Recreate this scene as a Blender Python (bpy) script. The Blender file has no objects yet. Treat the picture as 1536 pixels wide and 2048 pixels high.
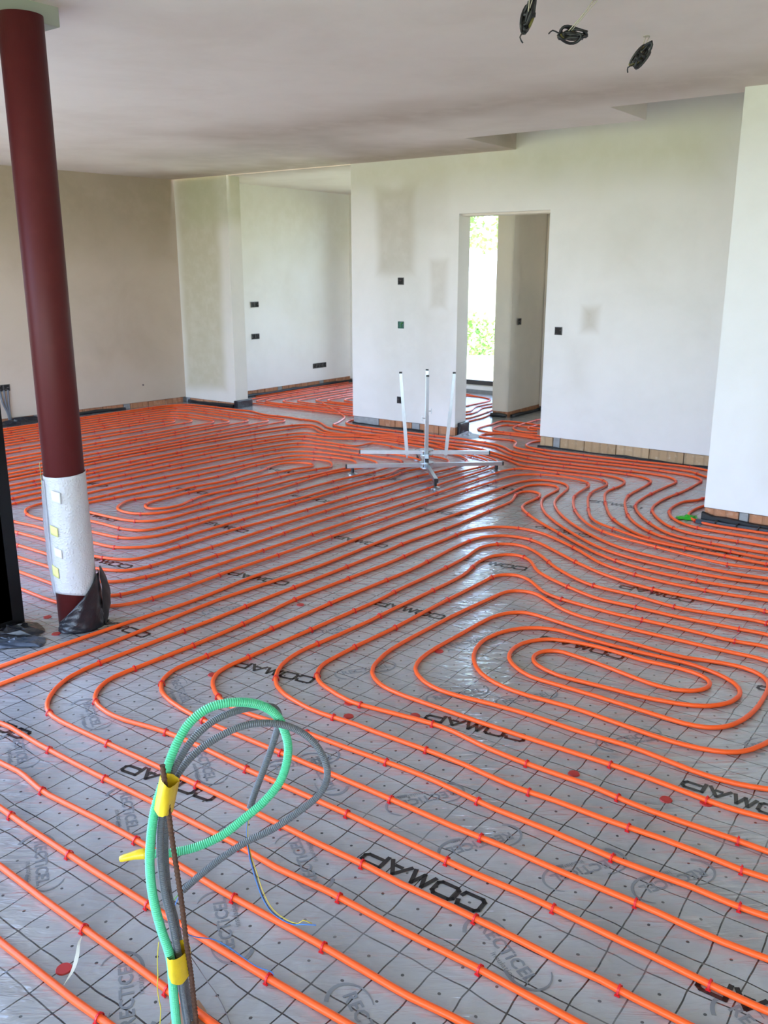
import bpy, bmesh, math, random
from mathutils import Vector, Matrix
R = math.radians
random.seed(7)
SC = bpy.context.scene
COL = SC.collection

# ------------------------------------------------------------------ camera
cam_d = bpy.data.cameras.new('camera')
cam = bpy.data.objects.new('camera', cam_d); COL.objects.link(cam)
cam_d.sensor_fit = 'VERTICAL'; cam_d.sensor_height = 36.0
cam_d.lens = 1776.55 / 2048 * 36.0
cam_d.clip_start = 0.05; cam_d.clip_end = 400
yaw, pitch = -0.638434, 0.265722
fwd = Vector((math.sin(yaw)*math.cos(pitch), math.cos(yaw)*math.cos(pitch), -math.sin(pitch)))
rgt = Vector((math.cos(yaw), -math.sin(yaw), 0)); upv = rgt.cross(fwd)
mw = Matrix((rgt, upv, -fwd)).transposed().to_4x4(); mw.translation = (0, 0, 1.5824)
cam.matrix_world = mw
cam_d.dof.use_dof = True; cam_d.dof.focus_distance = 2.0; cam_d.dof.aperture_fstop = 15.0
SC.camera = cam

# ------------------------------------------------------------------ sky, sun, exposure
W = bpy.data.worlds.new('sky'); SC.world = W; W.use_nodes = True
wn = W.node_tree.nodes; wl = W.node_tree.links
bg = wn['Background']
sky = wn.new('ShaderNodeTexSky'); sky.sky_type = 'NISHITA'; sky.sun_disc = False
sky.sun_elevation = R(50); sky.sun_rotation = R(76); sky.air_density = 1.0; sky.dust_density = 1.0; sky.ozone_density = 2.0
hz = wn.new('ShaderNodeMix'); hz.data_type = 'RGBA'; hz.inputs[0].default_value = 0.65; hz.inputs[7].default_value = (1.03, 1.33, 2.15, 1)   # thin bright cloud over blue sky
wl.new(sky.outputs['Color'], hz.inputs[6]); wl.new(hz.outputs[2], bg.inputs['Color']); bg.inputs['Strength'].default_value = 1.28
sun_d = bpy.data.lights.new('sun', 'SUN'); sun_d.energy = 13.0; sun_d.angle = R(0.6); sun_d.color = (1.0, 0.94, 0.82)
sun = bpy.data.objects.new('sun', sun_d); COL.objects.link(sun)
SUN_AZ, SUN_EL = R(14), R(52)                      # direction towards the sun, azimuth from +X
sdir = Vector((math.cos(SUN_AZ)*math.cos(SUN_EL), math.sin(SUN_AZ)*math.cos(SUN_EL), math.sin(SUN_EL)))
sun.rotation_euler = sdir.to_track_quat('Z', 'Y').to_euler()
def portal(name, loc, direction, sx, sy):
    d = bpy.data.lights.new(name, 'AREA'); d.shape = 'RECTANGLE'; d.size = sx; d.size_y = sy
    d.cycles.is_portal = True
    o = bpy.data.objects.new(name, d); COL.objects.link(o); o.location = loc
    o.rotation_euler = Vector(direction).to_track_quat('-Z', 'Z').to_euler()
portal('daylight_portal', (-6.15, 2.02, 1.2), (0, 1, 0), 4.6, 2.4)
portal('daylight_portal', (-3.72, .2, 1.25), (1, 0, 0), 3.4, 2.5)
portal('daylight_portal', (-0.35, -1.72, 1.2), (0, 1, 0), 6.1, 2.4)
portal('daylight_portal', (-3.65, 9.55, 1.25), (0, -1, 0), 1.2, 2.2)
portal('daylight_portal', (-6.5, 10.42, 1.28), (0, -1, 0), 3.4, 2.4)
SC.view_settings.view_transform = 'Standard'; SC.view_settings.look = 'None'
SC.view_settings.exposure = 1.52; SC.view_settings.gamma = 1.0
SC.view_settings.use_curve_mapping = False
try:
    cy = SC.cycles
    cy.max_bounces = 12; cy.diffuse_bounces = 7; cy.glossy_bounces = 4; cy.transparent_max_bounces = 12
    cy.caustics_reflective = False; cy.caustics_refractive = False
    cy.use_denoising = True
    cy.sample_clamp_indirect = 12.0
except Exception:
    pass

# ------------------------------------------------------------------ helpers
def link(name, verts, faces, mat=None, parent=None, smooth=False):
    me = bpy.data.meshes.new(name); me.from_pydata([tuple(v) for v in verts], [], faces); me.update()
    if smooth:
        me.polygons.foreach_set('use_smooth', [True]*len(me.polygons))
    if mat: me.materials.append(mat)
    o = bpy.data.objects.new(name, me); COL.objects.link(o)
    if parent: o.parent = parent
    return o
def thing(name, label, cat, loc=(0, 0, 0), group=None):
    o = bpy.data.objects.new(name, None); COL.objects.link(o); o.empty_display_size = .05
    o.location = loc; return tag(o, label, cat, group)
def tag(o, label, cat, group=None):
    o['label'] = label; o['category'] = cat
    if group: o['group'] = group
    return o
def structure(o): o['kind'] = 'structure'; return o
class MB:
    def __init__(s): s.v = []; s.f = []
    def add(s, v, f):
        n = len(s.v); s.v += [tuple(p) for p in v]; s.f += [tuple(i+n for i in q) for q in f]; return s
    def box(s, a, b):
        x0, y0, z0 = a; x1, y1, z1 = b
        return s.add([(x0,y0,z0),(x1,y0,z0),(x1,y1,z0),(x0,y1,z0),(x0,y0,z1),(x1,y0,z1),(x1,y1,z1),(x0,y1,z1)],
                     [(0,3,2,1),(4,5,6,7),(0,1,5,4),(1,2,6,5),(2,3,7,6),(3,0,4,7)])
    def obox(s, c, ax, ay, az):          # oriented box: centre and three half axes
        c, ax, ay, az = map(Vector, (c, ax, ay, az))
        v = [c+sx*ax+sy*ay+sz*az for sz in (-1, 1) for sx, sy in ((-1,-1),(1,-1),(1,1),(-1,1))]
        return s.add(v, [(0,3,2,1),(4,5,6,7),(0,1,5,4),(1,2,6,5),(2,3,7,6),(3,0,4,7)])
    def bevbox(s, a, b, r=.004):
        bm = bmesh.new(); bmesh.ops.create_cube(bm, size=1)
        for v in bm.verts:
            v.co = Vector([a[i]+(v.co[i]+.5)*(b[i]-a[i]) for i in range(3)])
        bmesh.ops.bevel(bm, geom=bm.edges[:], offset=r, segments=2, affect='EDGES', profile=.6)
        bm.verts.index_update(); vs = [tuple(v.co) for v in bm.verts]; fs = [tuple(v.index for v in f.verts) for f in bm.faces]
        bm.free(); return s.add(vs, fs)
    def cyl(s, p0, p1, r0, r1=None, n=16, caps=True):
        return s.tube([p0, p1], [r0, r0 if r1 is None else r1], n, caps)
    def tube(s, pts, rad, n=8, caps=True, closed=False):
        P = [Vector(p) for p in pts]; m = len(P)
        if not hasattr(rad, '__len__'): rad = [rad]*m
        T = []
        for i in range(m):
            if closed: t = P[(i+1) % m]-P[i-1]
            else: t = P[min(i+1, m-1)]-P[max(i-1, 0)]
            T.append(t.normalized() if t.length > 1e-9 else Vector((0, 0, 1)))
        u = T[0].cross(Vector((0, 0, 1)))
        if u.length < .05: u = T[0].cross(Vector((1, 0, 0)))
        u.normalize(); V = []
        for i in range(m):
            u = (u-T[i]*u.dot(T[i]))
            if u.length < 1e-6: u = T[i].orthogonal()
            u.normalize(); w = T[i].cross(u)
            for k in range(n):
                a = 2*math.pi*k/n
                V.append(P[i]+(u*math.cos(a)+w*math.sin(a))*rad[i])
        F = []
        for i in range(m if closed else m-1):
            j = (i+1) % m
            for k in range(n):
                l = (k+1) % n
                F.append((i*n+k, i*n+l, j*n+l, j*n+k))
        if caps and not closed:
            F.append(tuple(range(n))[::-1]); F.append(tuple((m-1)*n+k for k in range(n)))
        return s.add(V, F)
    def build(s, name, mat, parent=None, smooth=False): return link(name, s.v, s.f, mat, parent, smooth)
def spline(pts, step=.01):
    P = [Vector(p) for p in pts]; E = [2*P[0]-P[1]]+P+[2*P[-1]-P[-2]]; out = []
    for i in range(1, len(E)-2):
        a, b, c, d = E[i-1:i+3]; n = max(2, int((c-b).length/step))
        for k in range(n):
            t = k/n
            out.append(.5*((2*b)+(c-a)*t+(2*a-5*b+4*c-d)*t*t+(-a+3*b-3*c+d)*t**3))
    out.append(E[-2]); return out
def resample(pts, step):
    P = [Vector(p) for p in pts]; out = [P[0].copy()]; need = step
    for a, b in zip(P[:-1], P[1:]):
        L = (b-a).length; pos = 0.0
        while L-pos >= need:
            pos += need; out.append(a+(b-a)*(pos/L)); need = step
        need -= L-pos
    return out

# ------------------------------------------------------------------ materials
def mat(name, color=(.8, .8, .8), rough=.6, metal=0.0, spec=.5, **k):
    m = bpy.data.materials.new(name); m.use_nodes = True
    p = m.node_tree.nodes['Principled BSDF']
    p.inputs['Base Color'].default_value = (*color, 1); p.inputs['Roughness'].default_value = rough
    p.inputs['Metallic'].default_value = metal; p.inputs['Specular IOR Level'].default_value = spec
    for a, v in k.items(): p.inputs[a].default_value = v
    return m
class NT:
    def __init__(s, m): s.t = m.node_tree; s.n = s.t.nodes; s.l = s.t.links; s.p = s.n['Principled BSDF']
    def node(s, typ, **k):
        o = s.n.new(typ)
        for a, v in k.items(): setattr(o, a, v)
        return o
    def put(s, sock, v):
        if hasattr(v, 'is_output'): s.l.new(v, sock)
        else: sock.default_value = v
    def math(s, op, a, b=None, c=None, clamp=False):
        o = s.node('ShaderNodeMath', operation=op); o.use_clamp = clamp
        s.put(o.inputs[0], a)
        if b is not None: s.put(o.inputs[1], b)
        if c is not None: s.put(o.inputs[2], c)
        return o.outputs[0]
    def vmath(s, op, a, b=None):
        o = s.node('ShaderNodeVectorMath', operation=op); s.put(o.inputs[0], a)
        if b is not None: s.put(o.inputs[1], b)
        return o.outputs[0]
    def pos(s): return s.node('ShaderNodeNewGeometry').outputs['Position']
    def noise(s, vec, scale, detail=3, rough=.55, dist=0.0):
        o = s.node('ShaderNodeTexNoise'); s.put(o.inputs['Vector'], vec)
        o.inputs['Scale'].default_value = scale; o.inputs['Detail'].default_value = detail
        o.inputs['Roughness'].default_value = rough; o.inputs['Distortion'].default_value = dist
        return o.outputs['Fac']
    def rng(s, v, a, b, c=0.0, d=1.0, smooth=True):
        o = s.node('ShaderNodeMapRange'); o.interpolation_type = 'SMOOTHSTEP' if smooth else 'LINEAR'
        s.put(o.inputs[0], v)
        for i, x in enumerate((a, b, c, d)): o.inputs[i+1].default_value = x
        return o.outputs[0]
    def mix(s, f, a, b, mode='MIX'):
        o = s.node('ShaderNodeMix', data_type='RGBA', blend_type=mode)
        s.put(o.inputs[0], f)
        for i, v in ((6, a), (7, b)): s.put(o.inputs[i], v if hasattr(v, 'is_output') else (*v, 1) if len(v) == 3 else v)
        return o.outputs[2]
    def bump(s, h, strength=.3, dist=.01):
        o = s.node('ShaderNodeBump'); s.put(o.inputs['Height'], h)
        o.inputs['Strength'].default_value = strength; o.inputs['Distance'].default_value = dist
        s.l.new(o.outputs[0], s.p.inputs['Normal']); return o
    def color(s, c): s.l.new(c, s.p.inputs['Base Color'])

def plaster(name, base, dark, stains_and_light=(), mottle=.35):
    # drying gypsum plaster: cloudy base with areas for damp, painted lawn light and plain tone bands (centre, half size, softness, colour, strength)
    m = mat(name, base, .85, spec=.25); t = NT(m); P = t.pos()
    n1 = t.noise(P, 1.1, 5, .6, .4); n2 = t.noise(P, 7, 4, .6)
    c = t.mix(t.math('MULTIPLY', t.rng(n1, .42, .72), mottle), base, dark)
    for ctr, half, soft, col, k in stains_and_light:
        d = t.vmath('SUBTRACT', t.vmath('ABSOLUTE', t.vmath('SUBTRACT', P, ctr)), half)
        x = t.node('ShaderNodeSeparateXYZ'); t.l.new(d, x.inputs[0])
        g = t.math('MAXIMUM', t.math('MAXIMUM', x.outputs[0], x.outputs[1]), x.outputs[2])
        g = t.math('ADD', g, t.math('MULTIPLY', t.math('SUBTRACT', t.noise(P, 3.5, 4, .6), .5), soft*1.6))
        f = t.math('MULTIPLY', t.rng(g, -soft, soft, 1, 0), k)
        f = t.math('MULTIPLY', f, t.rng(n2, .25, .65, .7, 1.0))
        c = t.mix(f, c, col)
    c = t.mix(t.math('MULTIPLY', t.math('SUBTRACT', n2, .4), .12), c, (.35, .33, .3))
    t.color(c)
    t.bump(t.math('ADD', t.noise(P, 5, 3), t.math('MULTIPLY', t.noise(P, 60, 2), .25)), .12, .006)
    return m
PL = (.82, .79, .755); PLD = (.60, .585, .53)
TAN = (.46, .40, .30); GRN = (.52, .52, .38)
M = {}
M['front'] = plaster('front_plaster', PL, (.66, .65, .60), [
    ((-5.35, 7.4, 1.95), (.22, 3, .40), .07, TAN, .62), ((-5.0, 7.4, 2.2), (.25, 3, .25), .08, TAN, .18), ((-5.25, 7.4, 1.0), (.30, 3, 1.3), .16, (.58, .56, .49), .34),
    ((-4.84, 7.4, 1.45), (.09, 3, .22), .05, TAN, .42), ((-4.85, 7.4, .75), (.18, 3, .45), .1, TAN, .18),
    ((-3.26, 7.4, 1.17), (.06, 3, .09), .06, TAN, .65), ((-3.35, 7.4, .75), (.10, 3, .22), .1, TAN, .16), ((-3.0, 7.4, 1.75), (.14, 3, .18), .12, TAN, .12),
    ((-4.3, 7.4, 2.5), (2.0, 3, .18), .22, (.60, .57, .38), .55)])  # last area paints yellow-green lawn light along the wall top
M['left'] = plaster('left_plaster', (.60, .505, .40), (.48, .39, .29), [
    ((-8.6, 6.0, 2.3), (3, 3, .5), .4, (.37, .31, .21), .6), ((-8.6, 6, .25), (3, 3, .2), .2, (.62, .55, .46), .5)], .6)  # darker band along the top, paler band along the foot
M['nib'] = plaster('nib_plaster', (.74, .70, .62), PLD, [
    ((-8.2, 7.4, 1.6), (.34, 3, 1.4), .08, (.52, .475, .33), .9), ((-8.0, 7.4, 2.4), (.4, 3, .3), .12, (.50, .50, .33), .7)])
M['far'] = plaster('far_plaster', (.90, .885, .86), (.82, .79, .72), [
    ((-8.25, 9, 2.2), (3, 3, .5), .4, (.70, .66, .52), .5), ((-8.25, 8.6, 1.4), (3, .6, .35), .3, (.68, .63, .52), .3)])  # yellower band along the top, duller patch at mid height
M['hall'] = plaster('hall_plaster', (.76, .68, .59), (.64, .56, .48), [((-4.9, 8.7, .8), (.3, 3, .6), .15, (.62, .58, .52), .6)], .6)
M['pier'] = plaster('pier_plaster', (.82, .82, .815), (.70, .69, .66), [
    ((-1.15, 5.74, .55), (.16, 3, .3), .16, (.6, .57, .5), .35), ((-1.5, 5.74, 2.5), (3, 3, .25), .3, (.64, .63, .52), .45)], .25)  # second area paints reflected lawn light onto the pier top
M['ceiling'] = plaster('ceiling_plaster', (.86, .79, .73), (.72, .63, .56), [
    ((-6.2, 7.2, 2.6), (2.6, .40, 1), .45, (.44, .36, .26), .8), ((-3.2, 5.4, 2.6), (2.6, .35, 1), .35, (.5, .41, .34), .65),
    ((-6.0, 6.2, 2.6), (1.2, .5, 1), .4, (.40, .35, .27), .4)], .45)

def brick_mat(name, a, b, c):
    m = mat(name, a, .9, spec=.2); t = NT(m)
    oi = t.node('ShaderNodeObjectInfo').outputs['Random']; P = t.pos()
    col = t.mix(oi, a, b); col = t.mix(t.math('MULTIPLY', t.rng(t.noise(P, 22, 5), .5, .8), .7), col, c)
    x = t.node('ShaderNodeSeparateXYZ'); t.l.new(P, x.inputs[0])
    s = t.math('ADD', x.outputs[0], x.outputs[1]); g = t.rng(t.math('ABSOLUTE', t.math('SUBTRACT', t.math('FRACT', t.math('MULTIPLY', s, 13)), .5)), .36, .44)
    col = t.mix(t.math('MULTIPLY', g, .22), col, (.17, .10, .06)); t.color(col)
    t.bump(t.math('SUBTRACT', t.noise(P, 50, 3), g), .5, .004); return m
M['brick'] = brick_mat('terracotta_block', (.50, .23, .12), (.42, .19, .10), (.62, .42, .30))
M['brick_tan'] = brick_mat('tan_block', (.52, .36, .21), (.44, .29, .16), (.64, .52, .38))
M['mortar'] = mat('grey_mortar', (.30, .30, .30), .95, spec=.15); t = NT(M['mortar']); t.color(t.mix(t.noise(t.pos(), 18, 5), (.20, .20, .20), (.46, .46, .45))); t.bump(t.noise(t.pos(), 40, 4), .6, .006)
M['black_foam'] = mat('black_foam', (.012, .012, .014), .55)
M['black_film'] = mat('black_film', (.014, .015, .02), .28); t = NT(M['black_film']); t.bump(t.noise(t.pos(), 14, 3, .6, 1.0), .6, .01)
M['blue_film'] = mat('glossy_dark_film', (.05, .065, .09), .22); t = NT(M['blue_film']); t.bump(t.noise(t.pos(), 18, 3, .6, 1.0), .6, .008)

# floor: clear film printed with a black 100 mm grid and centre dots over pale insulation boards
m = M['floor'] = mat('printed_film_floor', (.5, .5, .5), .2, spec=.6, **{'Coat Weight': .8, 'Coat Roughness': .15}); t = NT(m); P = t.pos()
wob = t.node('ShaderNodeTexNoise'); t.l.new(P, wob.inputs['Vector']); wob.inputs['Scale'].default_value = 5.5; wob.inputs['Detail'].default_value = 2
off = t.node('ShaderNodeVectorMath', operation='MULTIPLY_ADD'); t.l.new(wob.outputs['Color'], off.inputs[0])
off.inputs[1].default_value = (.03, .03, 0); t.l.new(P, off.inputs[2])
sh = t.vmath('SUBTRACT', off.outputs[0], (-1.1363+.015, 1.8513+.015, 0))
x = t.node('ShaderNodeSeparateXYZ'); t.l.new(sh, x.inputs[0])
gx = t.math('MULTIPLY', t.math('SUBTRACT', t.math('FRACT', t.math('MULTIPLY_ADD', x.outputs[0], 10, 100.5)), .5), .1)
gy = t.math('MULTIPLY', t.math('SUBTRACT', t.math('FRACT', t.math('MULTIPLY_ADD', x.outputs[1], 10, 100.5)), .5), .1)
dl = t.math('MINIMUM', t.math('ABSOLUTE', gx), t.math('ABSOLUTE', gy))
line = t.rng(dl, .0014, .0026, 1, 0)
cx = t.math('SUBTRACT', .05, t.math('ABSOLUTE', gx)); cyy = t.math('SUBTRACT', .05, t.math('ABSOLUTE', gy))
rr = t.math('SQRT', t.math('ADD', t.math('MULTIPLY', cx, cx), t.math('MULTIPLY', cyy, cyy)))
dot = t.math('MULTIPLY', t.rng(rr, .0034, .0048, 1, 0), .92)
fade = t.rng(t.noise(P, 3.0, 3), .30, .52, .55, 1.0)
ink = t.math('MULTIPLY', t.math('MAXIMUM', line, dot), fade)
cloud = t.noise(P, 2.2, 4, .6, .6); streak = t.noise(P, 9, 4, .6, 1.5)
base = t.mix(t.rng(cloud, .3, .7), (.28, .28, .288), (.365, .365, .372))
base = t.mix(t.math('MULTIPLY', t.rng(streak, .42, .85), .35), base, (.50, .50, .51))
t.color(t.mix(ink, base, (.022, .024, .028)))
t.put(t.p.inputs['Roughness'], t.rng(t.noise(P, 6, 3), .3, .7, .10, .24))
vr = t.node('ShaderNodeVectorRotate', rotation_type='Z_AXIS'); t.l.new(P, vr.inputs['Vector']); vr.inputs['Angle'].default_value = -.64
rip = t.noise(t.vmath('MULTIPLY', vr.outputs[0], (1, 4.5, 1)), 8, 3, .55, .8)
wv = t.math('ADD', t.math('MULTIPLY', t.noise(P, 4.5, 3, .5, 1.2), .45), t.math('MULTIPLY', t.math('POWER', rip, 2.0), .9))
t.bump(wv, .55, .012)
t.l.new(t.p.inputs['Normal'].links[0].from_socket, t.p.inputs['Coat Normal'])
M['ink'] = mat('black_print', (.018, .018, .02), .25)
M['grey_ink'] = mat('grey_print', (.19, .20, .22), .25)
M['red_disc'] = mat('red_disc', (.42, .02, .02), .4)
m = M['pipe'] = mat('orange_pipe', (.86, .125, .012), .38, spec=.45); t = NT(m)
t.color(t.mix(t.noise(t.pos(), 1.3, 2), (.93, .098, .008), (.88, .112, .016)))
M['clip'] = mat('red_clip', (.62, .012, .015), .4)
m = M['steel_red'] = mat('red_primer_steel', (.09, .013, .013), .5, spec=.25); t = NT(m)
t.color(t.mix(t.math('MULTIPLY', t.rng(t.noise(t.pos(), 9, 5), .5, .75), .4), (.09, .013, .013), (.12, .022, .02))); t.bump(t.noise(t.pos(), 25, 3), .15, .004)
m = M['bubble'] = mat('bubble_wrap', (.60, .60, .63), .30, spec=.6); t = NT(m)
vo = t.node('ShaderNodeTexVoronoi'); t.l.new(t.node('ShaderNodeTexCoord').outputs['Object'], vo.inputs['Vector']); vo.inputs['Scale'].default_value = 95
t.bump(t.math('ADD', t.rng(vo.outputs['Distance'], .1, .6, 1, 0), t.math('MULTIPLY', t.noise(t.pos(), 14, 3), 3)), .45, .0025)
m = M['clear'] = mat('clear_film', (.62, .64, .70), .2, spec=.6); p = m.node_tree.nodes['Principled BSDF']; p.inputs['Alpha'].default_value = .45
M['yellow_pale'] = mat('pale_yellow_tape', (.78, .78, .30), .6)
M['white_tape'] = mat('white_tape', (.85, .88, .86), .45)
m = M['yellow'] = mat('yellow_tape', (.74, .52, .02), .33, spec=.5); t = NT(m); t.color(t.mix(t.rng(t.noise(t.pos(), 40, 4), .5, .8), (.76, .53, .02), (.60, .42, .03))); t.bump(t.noise(t.pos(), 60, 3), .4, .004)
M['green_conduit'] = mat('green_conduit', (.09, .52, .27), .42)
M['grey_conduit'] = mat('grey_conduit', (.125, .135, .15), .45)
m = M['rust'] = mat('rusty_rebar', (.075, .035, .02), .8, spec=.3); t = NT(m); t.color(t.mix(t.noise(t.pos(), 60, 4), (.05, .026, .018), (.13, .06, .035)))
M['wire_blue'] = mat('blue_wire', (.05, .20, .58), .4); M['wire_black'] = mat('black_wire', (.02, .02, .022), .4)
M['wire_yellow'] = mat('yellow_wire', (.62, .48, .05), .4); M['wire_brown'] = mat('brown_grey_wire', (.12, .09, .09), .5)
M['wire_olive'] = mat('olive_wire', (.20, .17, .04), .5); M['wire_green'] = mat('green_wire', (.1, .35, .05), .4)
m = M['galv'] = mat('galvanised_steel', (.56, .60, .64), .34, 1.0); t = NT(m); t.color(t.mix(t.noise(t.pos(), 30, 3), (.42, .47, .51), (.56, .61, .64)))
M['cap'] = mat('black_plastic', (.012, .012, .013), .45)
M['dark_steel'] = mat('black_post_paint', (.006, .006, .007), .5, spec=.3)
M['beam'] = plaster('beam_paint', (.40, .43, .37), (.34, .37, .31), (), .3)
M['box_grey'] = mat('socket_box_plastic', (.085, .08, .075), .6); M['box_green'] = mat('green_socket_box', (.03, .12, .085), .6); M['box_dark'] = mat('socket_box_inside', (.015, .014, .012), .8)
M['frame'] = mat('dark_window_frame', (.035, .033, .032), .5)
M['white_cord'] = mat('pale_cord', (.50, .46, .36), .6)
M['green_scrap'] = mat('bright_green_plastic', (.03, .42, .02), .35)
M['sand'] = mat('brown_dust', (.33, .19, .11), .95)
m = M['lawn'] = mat('lawn', (.26, .30, .14), .95, spec=.1); t = NT(m); t.color(t.mix(t.noise(t.pos(), .5, 5), (.27, .31, .17), (.40, .41, .27)))
m = M['leaf'] = mat('leaves', (.2, .4, .08), .6); t = NT(m); t.color(t.mix(t.node('ShaderNodeObjectInfo').outputs['Random'], (.22, .40, .10), (.34, .50, .16)))
M['bark'] = mat('bark', (.34, .30, .25), .9)
m = M['glass'] = bpy.data.materials.new('window_glass'); m.use_nodes = True; nt = m.node_tree; nt.nodes.clear()
o = nt.nodes.new('ShaderNodeOutputMaterial'); mx = nt.nodes.new('ShaderNodeMixShader'); tr = nt.nodes.new('ShaderNodeBsdfTransparent'); gl = nt.nodes.new('ShaderNodeBsdfGlossy'); fr = nt.nodes.new('ShaderNodeFresnel')
fr.inputs['IOR'].default_value = 1.45; gl.inputs['Roughness'].default_value = .01; tr.inputs['Color'].default_value = (.93, .95, .94, 1)
nt.links.new(fr.outputs[0], mx.inputs[0]); nt.links.new(tr.outputs[0], mx.inputs[1]); nt.links.new(gl.outputs[0], mx.inputs[2]); nt.links.new(mx.outputs[0], o.inputs['Surface'])

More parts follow.
